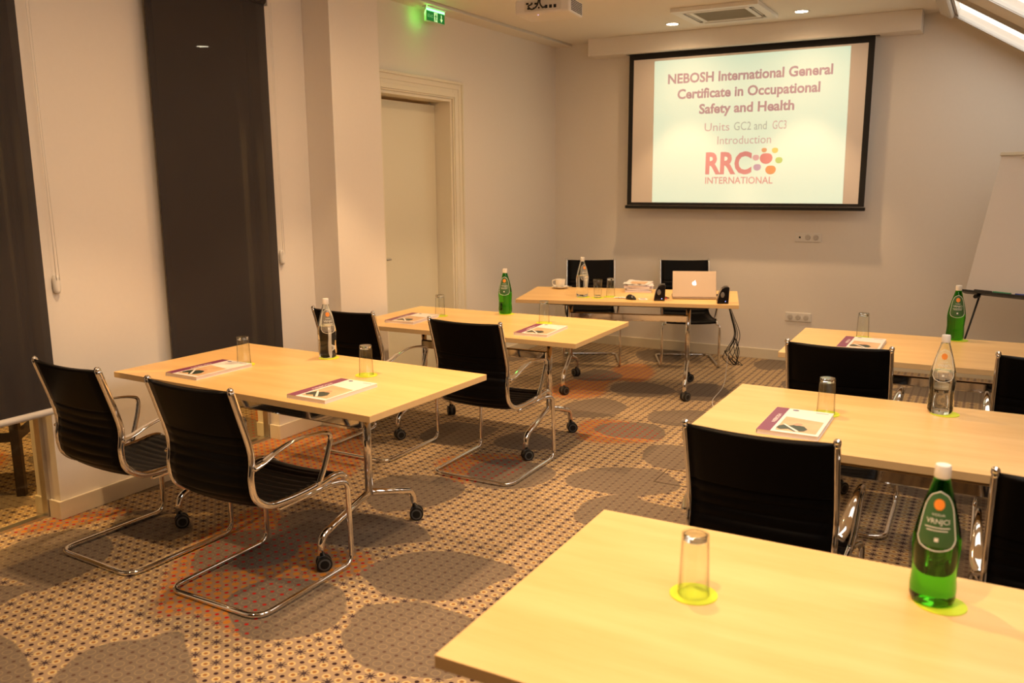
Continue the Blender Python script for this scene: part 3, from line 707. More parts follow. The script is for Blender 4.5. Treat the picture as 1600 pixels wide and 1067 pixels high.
table(*centre(-2.780, 2.346, -0.032), -0.032, 'front left beech table with chrome legs, two booklets and a clear bottle on it')
table(*centre(-2.702, 3.979, 0.022), 0.022, 'second left beech table carrying a green bottle and two booklets')
table(*centre(-0.065, 4.299, 0.021), 0.021, 'far right beech table with a green bottle, near the flip chart')
table(*centre(-0.053, 2.666, -0.005), -0.005, 'middle right beech table with a clear bottle and a booklet')
table(*centre(0.0, 1.008, 0.006), 0.006, 'nearest beech table filling the lower right corner')
table(*centre(-2.28, 5.447, 0.271, 1.655, 0.807), 0.271, 'presenter beech table with laptop and speakers, turned at an angle before the screen', root=make_table(1.655, 0.807))
ZT = 0.7402

# ---- coasters, glasses, bottles
def make_coaster():
    bm = bmesh.new(); cyl(bm, (0, 0, 0), (0, 0, 1), 0.052, 0.0018, 40)
    return obj('coaster', bm, COAST)
def make_tumbler(up=False):
    H_ = 0.142; prof = [(0, 0), (0.0275, 0), (0.029, 0.002), (0.0345, H_ - .001), (0.0338, H_), (0.0325, H_ - .001), (0.0275, 0.020), (0, 0.018)]
    if not up: prof = [(r, H_ - z) for r, z in prof]
    bm = bmesh.new(); lathe(bm, prof, 40)
    bmesh.ops.recalc_face_normals(bm, faces=bm.faces[:])
    o = smooth_angle(obj('drinking_glass', bm, GLASS), 50)
    zz = [0.0015, 0.0175] if up else [H_ - 0.0175, H_ - 0.0015]
    bm = bmesh.new(); lathe(bm, [(0, zz[0]), (0.0240, zz[0]), (0.0262, zz[0] + .002), (0.0262, zz[1] - .002), (0.0240, zz[1]), (0, zz[1])], 36)
    smooth_angle(obj('glass_base', bm, SOLIDGLASS, o), 40)
    return o
BP = [(0, 0.004), (0.025, 0.002), (0.038, 0), (0.043, 0.004), (0.046, 0.014), (0.0465, 0.035), (0.0445, 0.060), (0.0440, 0.078), (0.0455, 0.10), (0.0475, 0.125), (0.0465, 0.145), (0.043, 0.168), (0.037, 0.196), (0.030, 0.224), (0.0225, 0.250), (0.0175, 0.268), (0.0150, 0.280), (0.0148, 0.290), (0, 0.290)]
def brad(z):
    for (r0, z0), (r1, z1) in zip(BP[3:], BP[4:]):
        if z0 <= z <= z1: return r0 + (r1 - r0) * (z - z0) / (z1 - z0 + 1e-9)
    return 0.02
def on_bottle(a, z, off=0.0008):     # arc-length a along the girth, facing -Y
    r = brad(z) + off; t = a / r; return (r * sin(t), -r * cos(t), z)
def label_patch(bm, poly_rows, mi=0, off=0.0008):
    rings = []
    for z, w in poly_rows:
        n = 12; rings.append([bm.verts.new(on_bottle(-w + 2 * w * k / n, z, off)) for k in range(n + 1)])
    for A, B in zip(rings, rings[1:]):
        for k in range(len(A) - 1):
            f = bm.faces.new((A[k], A[k + 1], B[k + 1], B[k])); f.material_index = mi
def make_bottle(green):
    bm = bmesh.new(); lathe(bm, BP, 44)
    bmesh.ops.recalc_face_normals(bm, faces=bm.faces[:])
    if True:   # air space above the water
        lv = 0.165 if not green else 0.150
        cav = [(0, lv), (brad(lv) - .003, lv)] + [(brad(z) - .003, z) for z in (lv + .012, 0.196, 0.224, 0.25, 0.268, 0.282)] + [(0, 0.284)]
        lathe(bm, cav, 44, flip=True)
    me = bpy.data.meshes.new('water_bottle'); bm.to_mesh(me); bm.free(); me.materials.append(BOTTLEG if green else BOTTLEC)
    o = bpy.data.objects.new('water_bottle', me); COL.objects.link(o); smooth_angle(o, 45)
    bm = bmesh.new(); lathe(bm, [(0, 0.276), (0.0155, 0.276), (0.0162, 0.279), (0.0160, 0.300), (0.0145, 0.3045), (0, 0.305)], 30); smooth_angle(obj('bottle_cap', bm, WHITEP, o))
    # bell-shaped label
    rows = []
    for k in range(15):
        z = 0.138 + (0.252 - 0.138) * k / 14; q = k / 14
        w = 0.043 * (1 - 0.40 * q) * math.sqrt(max(0.0, 1 - max(0, (q - .62) / .38) ** 2)) * (0.75 + 0.25 * min(1, q / .12))
        rows.append((z, max(w, 0.0005)))
    lab = bmesh.new(); label_patch(lab, [(z, w) for z, w in rows], 0, 0.0010)
    lb = obj('label', lab, LABELG if green else LABELT, o, smooth=True)
    bm = bmesh.new()       # white outline
    pts = [Vector(on_bottle(w, z, .0016)) for z, w in rows] + [Vector(on_bottle(-w, z, .0016)) for z, w in reversed(rows)]
    bot = [Vector(on_bottle(-rows[0][1] + 2 * rows[0][1] * k / 8, 0.138 - .008 * (1 - ((k - 4) / 4) ** 2), .0016)) for k in range(1, 8)]
    tube(bm, pts + bot, 0.0011, 5, closed=True); obj('label_outline', bm, LABELW, lb, smooth=True)
    bm = bmesh.new(); c = bm.verts.new(on_bottle(0, .226, .0018)); n = 20
    rg = [bm.verts.new(on_bottle(.0105 * cos(2 * pi * k / n), .226 + .0115 * sin(2 * pi * k / n), .0018)) for k in range(n)]
    for k in range(n): bm.faces.new((c, rg[k], rg[(k + 1) % n]))
    obj('sun_emblem', bm, ORANGE, lb)
    for body, w, h, z, wt in (('VODA', .026, .0045, .203, .0), ('VRNJCI', .046, .0100, .187, 0.0)):
        b = text_bm(body, w, h, wt); place_bm(b, lambda x, y: on_bottle(x - w / 2, z + y, .0020)); obj('lettering', b, LABELW, lb)
    bm = bmesh.new()
    for z, w in ((.178, .025), (.172, .021), (.150, .004)):
        label_patch(bm, [(z, w), (z + (.0018 if w > .01 else .008), w)], 0, .0018)
    obj('label_lines', bm, LABELW, lb)
    return o
CO0 = make_coaster(); GL0 = make_tumbler(); GLU = make_tumbler(True); BG0 = make_bottle(True); BC0 = make_bottle(False)
seen_ = set()
def put(proto, x, y, z, rz, label, cat, group):
    o = proto if proto.name not in seen_ else copy_tree(proto)
    seen_.add(proto.name); o.location = (x, y, z); o.rotation_euler = (0, 0, rz)
    return tag(o, label, cat, group)
CT = 0.0018
def coaster(x, y, what): put(CO0, x, y, ZT, 0, 'lime green round coaster under ' + what, 'coaster', 'lime green coasters')
def bottle(proto, x, y, rz, label, what):
    coaster(x + .018, y - .012, what); put(proto, x, y, ZT + CT + .0002, rz, label, 'bottle', 'mineral water bottles')
def glass(x, y, label, what, up=False):
    coaster(x, y, what); put(GLU if up else GL0, x, y, ZT + CT + .0002, 0, label, 'drinking glass', 'upturned drinking glasses' if not up else None) 
def face(x, y): return math.atan2(y + .234, x - .8725) - pi / 2 + pi * 0  # turn so -Y looks at the viewer side
bottle(BG0, 0.822, 1.705, 0.0, 'large green water bottle on the nearest table, orange sun on label', 'the green bottle on the nearest table')
bottle(BC0, -2.089, 3.095, 0.95, 'clear water bottle on the front left table', 'the clear bottle on the front left table')
bottle(BG0, -1.995, 4.79, 0.35, 'green water bottle on the second left table', 'the green bottle on the second left table')
bottle(BC0, -1.883, 5.80, 1.0, 'clear water bottle on the presenter table by the coffee cup', 'the clear bottle on the presenter table')
bottle(BC0, 0.748, 3.38, 0.05, 'clear water bottle on the middle right table, orange label', 'the clear bottle on the middle right table')
bottle(BG0, 0.729, 5.105, 0.1, 'green water bottle on the far right table, before the flip chart', 'the green bottle on the far right table')
glass(0.363, 1.485, 'upturned drinking glass on the nearest table', 'the glass on the nearest table')
glass(-2.335, 2.755, 'upturned glass on the front left table, left of the clear bottle', 'the left glass of the front left table')
glass(-1.645, 2.855, 'upturned glass on the front left table, right of the clear bottle', 'the right glass of the front left table')
glass(-2.335, 4.50, 'upturned glass at the left end of the second left table', 'the left glass of the second left table')
glass(-1.58, 4.56, 'upturned glass on the second left table, right of its green bottle', 'the right glass of the second left table')
glass(0.363, 3.155, 'upturned glass on the middle right table above its booklet', 'the glass on the middle right table')
glass(0.268, 4.93, 'upturned glass on the far right table', 'the glass on the far right table')
glass(-1.749, 5.795, 'upright drinking glass on the presenter table', 'the upright glass of the presenter table', True)
glass(-1.686, 5.90, 'upturned glass on the presenter table beside the upright glass', 'the upturned glass of the presenter table')

# ---- booklets
def make_booklet():
    t = empty('course_booklet'); w, h, z = 0.212, 0.340, 0.016
    bm = bmesh.new(); box(bm, -w / 2 + .002, w / 2 - .002, -h / 2 + .002, h / 2 - .002, 0.0006, z - .0006); obj('pages', bm, PAPER, t)
    bm = bmesh.new(); box(bm, -w / 2, w / 2, -h / 2, h / 2, z - .0006, z); box(bm, -w / 2, w / 2, -h / 2, h / 2, 0, .0006); box(bm, -w / 2 - .0006, -w / 2, -h / 2, h / 2, 0, z); cv = obj('cover', bm, COVERW, t)
    e = 0.0002
    def flat(name, poly, m, k=1):
        b = bmesh.new(); prism(b, poly, lambda a, c, d: (a, c, d), z, z + e * k); return obj(name, b, m, cv)
    flat('title_band', [(-w / 2, -h / 2), (-w / 2 + .048, -h / 2), (-w / 2 + .048, h / 2), (-w / 2, h / 2)], PURPLE)
    b = text_bm('NEBOSH', .12, .014, .01); place_bm(b, lambda x, y: (-w / 2 + .034 - y * 1.0 + .006, -.05 + x, z + e * 2)); obj('title_lettering', b, COVERW, cv)
    flat('cover_photo', [(-.045, -h / 2 + .022), (w / 2 - .012, -h / 2 + .022), (w / 2 - .012, .02), (-.045, .045)], PHOTOT, 1)
    flat('photo_jacket', [(-.048, -.12), (-.03, -.135), (-.005, -.12), (.02, -.145), (.05, -.13), (.058, -.10), (.04, -.065), (.005, -.058), (-.012, -.075), (-.03, -.07), (-.045, -.09)], PHOTOG, 2)
    flat('photo_sheet', [(-.035, -.062), (-.028, -.058), (.035, -.135), (.026, -.142)], COVERW, 3)
    flat('photo_head', [(.000, -.055), (.010, -.066), (.026, -.06), (.032, -.045), (.024, -.032), (.008, -.032)], PHOTOS, 3)
    n = 14
    flat('round_emblem', [(-.03 + .012 * cos(2 * pi * k / n), .148 + .009 * sin(2 * pi * k / n)) for k in range(n)], mat('emblem_blue', (0.10, 0.10, 0.22), 0.4), 2)
    flat('logo_line', [(.045, .142), (.09, .142), (.09, .148), (.045, .148)], mat('cover_grey', (0.35, 0.33, 0.36), 0.4), 2)
    return t
BK0 = make_booklet(); bu_ = [False]
def booklet(x, y, rz, label):
    o = BK0 if not bu_[0] else copy_tree(BK0); bu_[0] = True
    o.location = (x, y, ZT); o.rotation_euler = (0, 0, rz); return tag(o, label, 'booklet', 'course booklets with a purple band')
booklet(-2.375, 2.575, -0.02, 'course booklet with purple band on the front left table, left of the clear bottle')
booklet(-1.562, 2.527, -0.02, 'course booklet with purple band on the front left table, nearer the aisle')
booklet(-2.41, 4.29, 0.08, 'course booklet at the left end of the second left table')
booklet(-1.452, 4.275, 0.08, 'course booklet at the right end of the second left table')
booklet(0.294, 2.945, 0.0, 'course booklet on the middle right table beside its upturned glass')
booklet(0.296, 4.69, 0.0, 'course booklet on the far right table, mostly behind a chair back')

# ---- presenter's things
def tpt(x, y): return (x, y)
A = 0.36
t = tag(empty('laptop', ((-1.206 - .901) / 2 - .05, (5.962 + 6.077) / 2 + .13, ZT), A), 'open silver laptop with a glowing apple logo on the presenter table', 'laptop')
boxobj('base', (-.163, .163, -.113, .113, 0.002, 0.014), SILVER, t, bevel=0.004)
boxobj('keyboard', (-.14, .14, -.08, .03, 0.014, 0.0146), BLACK, t)
Ml = Matrix.Translation((0, -.113, 0.016)) @ Matrix.Rotation(radians(-30), 4, 'X')
LB = t
bm = bmesh.new(); box(bm, -.163, .163, -.0035, .0035, 0, .215, mat4=Ml); ld = obj('lid', bm, SILVER, t, bevel=0.003)
bm = bmesh.new(); box(bm, -.152, .152, .0036, .0042, .012, .205, mat4=Ml); obj('screen_panel', bm, mat('laptop_screen', (0.02, 0.02, 0.03), 0.2, emit=(0.7, 0.85, 1.0), es=0.6), ld)
app = []
for k in range(28):
    th = 2 * pi * k / 28 + pi / 2; r = 0.0165 * (1 - 0.10 * max(0, cos(th - pi / 2)) ** 8 - 0.07 * max(0, cos(th + pi / 2)) ** 10)
    x, z = r * cos(th) * 0.97, r * sin(th)
    dx, dz = x + 0.0175, z - 0.002     # bite on the side seen at the right from behind
    app.append((x, z))
def bite(p):
    cx, cz, br = 0.0185, 0.002, 0.0075
    d = math.hypot(p[0] - cx, p[1] - cz)
    if d < br: return (cx - math.sqrt(max(0, br ** 2 - (p[1] - cz) ** 2)), p[1])
    return p
app = [bite(p) for p in app]
LOGO = mat('logo_glow', (1, 1, 1), 0.4, emit=(1, 1, 0.95), es=1.6)
bm = bmesh.new(); prism(bm, app, lambda a, b_, d: Ml @ Vector((a, d, .112 + b_)), -.0036, -.0042)
prism(bm, [(0.001, .0175), (0.002, .023), (0.008, .027), (0.0075, .021)], lambda a, b_, d: Ml @ Vector((a, d, .112 + b_)), -.0036, -.0042); obj('apple_logo', bm, LOGO, ld)
def speaker(x, y, rz, label):
    t = tag(empty('computer_speaker', (x, y, ZT), rz), label, 'speaker', 'small black computer speakers')
    poly = [(-.042, 0), (.040, 0), (.042, .03), (.044, .118), (.036, .124), (.012, .122), (-.010, .108), (-.026, .078), (-.036, .04)]
    bm = bmesh.new(); prism(bm, poly, lambda a, b_, d: (a, d, b_), -.045, .045); obj('cabinet', bm, mat('gloss_black', (0.012, 0.010, 0.010), 0.12), t, bevel=0.010)
    bm = bmesh.new(); n = 20; c = bm.verts.new((-.004, -.0475, .066)); rg = [bm.verts.new((-.004 + .014 * cos(2 * pi * k / n), -.0465, .066 + .021 * sin(2 * pi * k / n))) for k in range(n)]
    for k in range(n): bm.faces.new((c, rg[k], rg[(k + 1) % n]))
    obj('driver', bm, ALU, t)
    bm = bmesh.new(); cyl(bm, (.018, -.0455, .018), (0, -1, 0), .0025, .0012, 10); obj('power_light', bm, mat('blue_led', (0.1, 0.1, 0.8), 0.4, emit=(0.3, 0.35, 1), es=3.0), t)
speaker(-1.285, 5.885, 0.36, 'black wedge speaker left of the laptop')
speaker(-0.822, 5.945, 0.36, 'black wedge speaker right of the laptop')
# mouse
bm = bmesh.new(); bmesh.ops.create_uvsphere(bm, u_segments=20, v_segments=12, radius=1)
for v in bm.verts:
    v.co = Vector((v.co.x * .052 , v.co.y * .031 * (1 - .15 * v.co.x), max(0, v.co.z) * .036 * (1 - .25 * v.co.x)))
o = obj('computer_mouse', bm, mat('mouse_black', (0.02, 0.017, 0.015), 0.2), smooth=True); o.location = (-1.49, 5.835, ZT); o.rotation_euler = (0, 0, -.5); tag(o, 'black computer mouse on the presenter table', 'mouse')
bm = bmesh.new(); box(bm, -.032, .032, -.04, .04, 0, .004)
o = obj('printed_card', bm, PAPER); o.location = (-1.41, 5.87, ZT); o.rotation_euler = (0, 0, .5); tag(o, 'small white printed card right of the black mouse', 'card')
bm = bmesh.new()
for i in range(4): box(bm, -.02, .02, -.024 + i * .014, -.016 + i * .014, .004, .0043)
obj('print', bm, mat('print_grey', (0.25, 0.22, 0.22), 0.5), o)
t = tag(empty('sugar_packet', (-1.585, 5.85, ZT), .2), 'crumpled small white packet left of the black mouse', 'packet')
for i, (dx, dy, rz) in enumerate(((-.02, 0, .2), (.022, .006, -.5))):
    bm = bmesh.new(); m4 = Matrix.Translation((dx, dy, 0)) @ Matrix.Rotation(rz, 4, 'Z'); n = 6
    g = [[bm.verts.new(m4 @ Vector((-.026 + .052 * a / n, -.016 + .032 * b_ / 3, .002 + .007 * abs(sin(a * 1.3 + b_ + i))))) for b_ in range(4)] for a in range(n + 1)]
    g2 = [[bm.verts.new(v.co - Vector((0, 0, .0016))) for v in row] for row in g]
    for a in range(n):
        for b_ in range(3):
            bm.faces.new((g[a][b_], g[a + 1][b_], g[a + 1][b_ + 1], g[a][b_ + 1])); bm.faces.new((g2[a][b_ + 1], g2[a + 1][b_ + 1], g2[a + 1][b_], g2[a][b_]))
    obj('wrapper', bm, PAPER, t)
# cup and saucer
bm = bmesh.new(); lathe(bm, [(0, 0.002), (.028, 0), (.032, .003), (.060, .010), (.072, .016), (.0725, .018), (.060, .014), (.032, .007), (0, .006)], 36)
o = smooth_angle(obj('saucer', bm, PORC)); o.location = (-2.262, 6.19, ZT); tag(o, 'white saucer under the coffee cup on the presenter table', 'saucer')
bm = bmesh.new(); lathe(bm, [(0, 0), (.022, 0), (.024, .003), (.034, .012), (.040, .040), (.0415, .070), (.040, .070), (.038, .040), (.030, .013), (0, .008)], 36)
cup = smooth_angle(obj('coffee_cup', bm, PORC)); cup.location = (-2.262, 6.19, ZT + .0075); cup.rotation_euler = (0, 0, .3); tag(cup, 'white coffee cup standing on its saucer, handle to the left', 'cup')
bm = bmesh.new(); tube(bm, fillet([(-.036, 0, .060), (-.066, 0, .062), (-.066, 0, .022), (-.034, 0, .018)], .018, 6), .004, 8); obj('handle', bm, PORC, cup, smooth=True)
# coffee spoon
t = empty('teaspoon', (-2.205, 6.165, ZT + .017), .4); tag(t, 'small steel teaspoon on the saucer', 'spoon')
bm = bmesh.new(); tube(bm, [Vector((-.012, 0, .002)), Vector((.02, .004, .004)), Vector((.055, .01, .004))], .0018, 6); obj('stem', bm, ALU, t, smooth=True)
bm = bmesh.new(); bmesh.ops.create_uvsphere(bm, u_segments=12, v_segments=6, radius=1, matrix=Matrix.Translation((-.022, 0, .003)) @ Matrix.Diagonal((.014, .009, .003, 1))); obj('bowl', bm, ALU, t, smooth=True)
# stack of booklets and papers
z = ZT
cols = [(0.62, 0.58, 0.66), (0.70, 0.66, 0.72), (0.66, 0.55, 0.62), (0.78, 0.72, 0.74), (0.72, 0.66, 0.66)]
for i, (w, h, th, rz, dx, dy) in enumerate(((.215, .30, .016, .30, 0, 0), (.212, .297, .014, .36, .004, .004), (.21, .297, .016, .25, -.004, .002), (.21, .29, .007, .42, .006, -.004), (.20, .28, .004, .18, -.010, .004))):
    t = empty('paper_booklet', (-1.63 + dx, 6.37 + dy, z + .0003), rz)
    tag(t, ('lowest booklet of the stack left of the speakers on the presenter table', 'second booklet from the bottom of the presenter stack', 'middle booklet of the presenter stack', 'thin printed booklet near the top of the presenter stack', 'loose curled sheets on top of the presenter stack')[i], 'booklet', 'stack of papers on the presenter table')
    if i < 4:
        boxobj('pages', (-w / 2 + .003, w / 2 - .002, -h / 2 + .003, h / 2 - .003, .0008, th - .0008), PAPER, t)
        boxobj('cover', (-w / 2, w / 2, -h / 2, h / 2, th - .0008, th), mat('stack_cover_%d' % i, cols[i], 0.4), t)
        if i == 1: boxobj('yellow_tab', (w / 2 - .03, w / 2 + .004, -h / 2 - .003, -h / 2 + .02, .004, .006), mat('tab_yellow', (0.8, 0.6, 0.05), 0.5), t)
    else:
        bm = bmesh.new(); n = 8
        g = [[bm.verts.new((-w / 2 + w * a / n, -h / 2 + h * b_ / n, .003 + .016 * max(0, (n / 2 - a) / n) ** 1.3 * (1 + .5 * sin(b_)) + .004 * sin(a * 1.7 + b_ * .8) ** 2)) for b_ in range(n + 1)] for a in range(n + 1)]
        g2 = [[bm.verts.new(v.co - Vector((0, 0, .0025))) for v in row] for row in g]
        for a in range(n):
            for b_ in range(n):
                bm.faces.new((g[a][b_], g[a + 1][b_], g[a + 1][b_ + 1], g[a][b_ + 1])); bm.faces.new((g2[a][b_ + 1], g2[a + 1][b_ + 1], g2[a + 1][b_], g2[a][b_]))
        sh = obj('sheets', bm, COVERW, t, smooth=True)
        boxobj('printed_photo', (-.06, .07, -.10, .06, .0085, .0090), PHOTOT, sh)
    z += th + .0006
# cables
def wire(name, pts, r, m, label, parent=None):
    bm = bmesh.new(); tube(bm, catmull(pts, 7), r, 6); o = obj(name, bm, m, parent, smooth=True)
    if label: tag(o, label, 'cable')
    return o
tx = lambda a, b_, z_: (-1.692 + a * cos(.271) - b_ * sin(.271), 6.066 + a * sin(.271) + b_ * cos(.271), z_)
cb = tag(empty('cable_bundle', tx(.83, -.05, ZT)), 'tangled bundle of black cables hanging off the right end of the presenter table', 'cable')
Rz = Matrix.Translation(cb.location).inverted()
for i, (a0, b0, sag, w, end) in enumerate(((.62, -.10, .30, .03, .26), (.60, .00, .36, .05, .20), (.66, .05, .40, .01, .12), (.70, -.06, .34, .08, .10), (.64, .02, .44, .02, .30))):
    pts = [tx(a0, b0, ZT + .006), tx(.75, -.03 + i * .01, ZT + .008 + i * .002), tx(.825, -.02 + i * .004, ZT + .006 + i * .002), tx(.842 + i * .004, -.03, ZT - .05), tx(.87 + w * .3, -.03, .60), tx(.90 + w * .6, -.02, .45), tx(.84 + w, -.03, .33), tx(.82 + w, 0, .22 + end * .3), tx(.90 + w, .03, .20), tx(.96 - w, .03, .27 + end * .3), tx(.91, .02, .42)]
    bm = bmesh.new(); tube(bm, [Rz @ p for p in catmull(pts, 6)], .0028, 6); obj('cable', bm, BLACK, cb, smooth=True)
wire('cord', [tx(.87, -.02, .40), tx(.86, -.02, .22), tx(.84, -.10, .06), (-.86, 5.92, .004), (-.74, 5.60, .004), (-.62, 5.25, .004), (-.48, 4.95, .004), (-.30, 4.80, .004)], .0022, WHITEP, 'thin white cord running from the cables over the carpet to the right')
t = tag(empty('audio_plugs', (-1.262, 5.965, ZT), .3), 'red and black audio plugs lying left of the laptop', 'cable plugs')
bm = bmesh.new(); tube(bm, [Vector((-.03, 0, .006)), Vector((.01, 0, .006))], .005, 8); obj('red_plug', bm, RED, t, smooth=True)['label'] = 'red plug'
bm = bmesh.new(); tube(bm, catmull([(.01, 0, .006), (.025, .03, .004), (.01, .08, .004), (-.02, .12, .004)], 5), .0025, 6); tube(bm, catmull([(-.03, .02, .006), (-.01, .03, .012), (.01, .05, .004), (-.01, .10, .004)], 5), .0028, 6); obj('lead', bm, BLACK, t, smooth=True)

# ---- projection screen
YS = 7.53
t = tag(empty('projection_screen', (-1.155, YS, 1.37)), 'large black-framed projection screen on the back wall showing a course title slide', 'projection screen')
def P2(x, z, d=0.0): return (x + 1.155, -d, z - 1.37)
oL, oR, oT, oB = -2.212, -0.096, 2.765, 1.395
iL, iR, iT, iB = -2.168, -0.145, 2.714, 1.42
bm = bmesh.new(); box(bm, oL + 1.155, oR + 1.155, 0.0, 0.004, oB - 1.37, oT - 1.37); fab = obj('screen_fabric', bm, SCREENF, t)
bm = bmesh.new()
box(bm, oL + 1.155, iL + 1.155, -.0012, 0.0, oB - 1.37, oT - 1.37); box(bm, iR + 1.155, oR + 1.155, -.0012, 0.0, oB - 1.37, oT - 1.37)
box(bm, iL + 1.155, iR + 1.155, -.0012, 0.0, iT - 1.37, oT - 1.37); box(bm, iL + 1.155, iR + 1.155, -.0012, 0.0, oB - 1.37, iB - 1.37); obj('border', bm, SCREENB, t)
bm = bmesh.new(); box(bm, oL + 1.155 - .015, oR + 1.155 + .01, -.016, .016, -.008, .022); obj('bottom_bar', bm, BLACK, t, bevel=0.005)
bm = bmesh.new(); box(bm, oL + 1.155 - .03, oR + 1.155 + .03, -.03, .06, oT - 1.37, oT - 1.37 + .13); obj('screen_case', bm, BLACK, t)
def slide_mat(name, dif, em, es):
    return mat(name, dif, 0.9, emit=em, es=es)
SL = bpy.data.materials.new('glowing_slide_sheet'); SL.use_nodes = True  # glowing sheet and lettering stand in for the projector's light
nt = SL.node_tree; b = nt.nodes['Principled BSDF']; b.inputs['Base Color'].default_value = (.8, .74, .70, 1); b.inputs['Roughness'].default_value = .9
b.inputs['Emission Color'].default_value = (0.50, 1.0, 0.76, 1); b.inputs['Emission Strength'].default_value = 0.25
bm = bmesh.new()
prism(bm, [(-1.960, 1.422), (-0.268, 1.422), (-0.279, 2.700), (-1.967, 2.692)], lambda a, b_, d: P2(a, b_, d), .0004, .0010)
sl = obj('glowing_slide_sheet', bm, SL, t); sl['label'] = 'glowing pale green sheet standing in for the projected course title slide'
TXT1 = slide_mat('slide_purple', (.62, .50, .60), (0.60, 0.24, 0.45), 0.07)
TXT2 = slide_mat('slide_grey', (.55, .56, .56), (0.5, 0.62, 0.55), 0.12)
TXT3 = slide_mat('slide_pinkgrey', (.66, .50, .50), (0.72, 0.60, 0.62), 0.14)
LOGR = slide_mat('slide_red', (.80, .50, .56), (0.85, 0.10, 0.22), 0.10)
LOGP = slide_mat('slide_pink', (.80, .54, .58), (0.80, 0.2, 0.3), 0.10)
def slide_text(body, x0, x1, z, cap, m, wt):      # one part per word
    b = text_bm(body, x1 - x0, cap, wt)
    isl = []; seen = set()
    for v in b.verts:
        if v in seen: continue
        st = [v]; grp = []; seen.add(v)
        while st:
            q = st.pop(); grp.append(q)
            for e in q.link_edges:
                w = e.other_vert(q)
                if w not in seen: seen.add(w); st.append(w)
        isl.append((min(q.co.x for q in grp), max(q.co.x for q in grp), grp))
    isl.sort(key=lambda t_: t_[0]); words = []; right = -9
    for a_, c_, grp in isl:
        if a_ - right > cap * 0.27: words.append([])
        words[-1].append(grp); right = max(right, c_)
    for wd in words:
        nb = bmesh.new(); mp = {}
        for grp in wd:
            for q in grp: mp[q] = nb.verts.new(P2(x0 + q.co.x, z + q.co.y, .0016))
        for f in b.faces:
            if f.verts[0] in mp: nb.faces.new([mp[q] for q in f.verts])
        obj('slide_lettering', nb, m, sl)
    b.free()
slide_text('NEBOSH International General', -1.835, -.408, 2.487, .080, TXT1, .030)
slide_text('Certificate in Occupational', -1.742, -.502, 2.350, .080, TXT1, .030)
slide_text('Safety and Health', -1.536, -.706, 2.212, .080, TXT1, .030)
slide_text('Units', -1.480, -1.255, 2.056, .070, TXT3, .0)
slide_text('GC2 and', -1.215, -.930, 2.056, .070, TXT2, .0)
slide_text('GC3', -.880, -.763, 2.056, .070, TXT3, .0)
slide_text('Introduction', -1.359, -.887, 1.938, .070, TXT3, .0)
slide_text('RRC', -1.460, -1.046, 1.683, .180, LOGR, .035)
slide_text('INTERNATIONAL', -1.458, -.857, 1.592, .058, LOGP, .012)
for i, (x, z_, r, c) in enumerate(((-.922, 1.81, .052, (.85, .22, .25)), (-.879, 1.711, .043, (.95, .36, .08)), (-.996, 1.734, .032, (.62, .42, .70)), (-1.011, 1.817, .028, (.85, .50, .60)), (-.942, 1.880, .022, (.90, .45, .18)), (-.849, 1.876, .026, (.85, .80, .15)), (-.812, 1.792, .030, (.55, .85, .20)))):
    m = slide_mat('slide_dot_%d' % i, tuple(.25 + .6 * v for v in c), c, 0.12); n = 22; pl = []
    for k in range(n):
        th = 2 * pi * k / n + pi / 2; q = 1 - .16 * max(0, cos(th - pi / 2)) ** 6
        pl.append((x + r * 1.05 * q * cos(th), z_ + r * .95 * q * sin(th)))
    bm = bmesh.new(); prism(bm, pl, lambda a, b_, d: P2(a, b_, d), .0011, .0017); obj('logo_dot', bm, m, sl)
# ---- projector
pr = tag(empty('projector', (-1.82, 5.10, 2.695), 0.12), 'white ceiling projector with cable sockets on its back, cut by the top edge', 'projector')
boxobj('housing', (-.19, .19, -.14, .14, 0, .095), WHITEP, pr, bevel=0.014)
boxobj('port_panel', (-.12, .13, -.1425, -.138, .018, .082), mat('port_panel_grey', (0.68, 0.65, 0.60), 0.4), pr)
bm = bmesh.new()
for i, (x, z_, w, h) in enumerate(((-.10, .065, .018, .012), (-.07, .065, .012, .012), (-.04, .062, .02, .012), (-.09, .035, .02, .012), (-.055, .035, .012, .010), (-.02, .036, .010, .010), (.005, .036, .010, .010), (.03, .040, .018, .020), (.06, .040, .018, .020), (.09, .040, .018, .020))):
    box(bm, x - w / 2, x + w / 2, -.1445, -.1424, z_ - h / 2, z_ + h / 2)
obj('socket', bm, DARK, pr)
bm = bmesh.new()
for i in range(9):
    for j in range(7): box(bm, .1895, .1915, -.11 + i * .025, -.095 + i * .025, .014 + j * .0105, .020 + j * .0105)
sv = obj('side_vent', bm, DARK, pr); sv['kind'] = 'stuff'
for i in range(9):
    pass
bm = bmesh.new(); tube(bm, catmull([(-.07, -.145, .06), (-.075, -.19, .04), (-.05, -.19, .02), (-.02, -.17, .05), (-.03, -.10, .14), (-.03, 0, .222)], 6), .005, 8); tube(bm, catmull([(.03, -.145, .04), (.02, -.19, .03), (.0, -.18, .07), (.0, -.10, .15), (.0, 0, .222)], 6), .005, 8); obj('power_cable', bm, BLACK, pr, smooth=True)
bm = bmesh.new(); cyl(bm, (0, 0, .095), (0, 0, 1), .03, .130, 20); cyl(bm, (0, 0, .211), (0, 0, 1), .07, .014, 28); smooth_angle(obj('ceiling_mount', bm, WHITEP, pr))
bm = bmesh.new(); cyl(bm, (.09, .138, .05), (0, 1, 0), .032, .03, 24); smooth_angle(obj('lens', bm, BLACK, pr))
bm = bmesh.new(); cyl(bm, (-.04, -.10, -.001), (0, 0, 1), .004, .002, 10); obj('status_light', bm, mat('violet_led', (.4, .3, .9), .4, emit=(.5, .4, 1), es=2), pr)

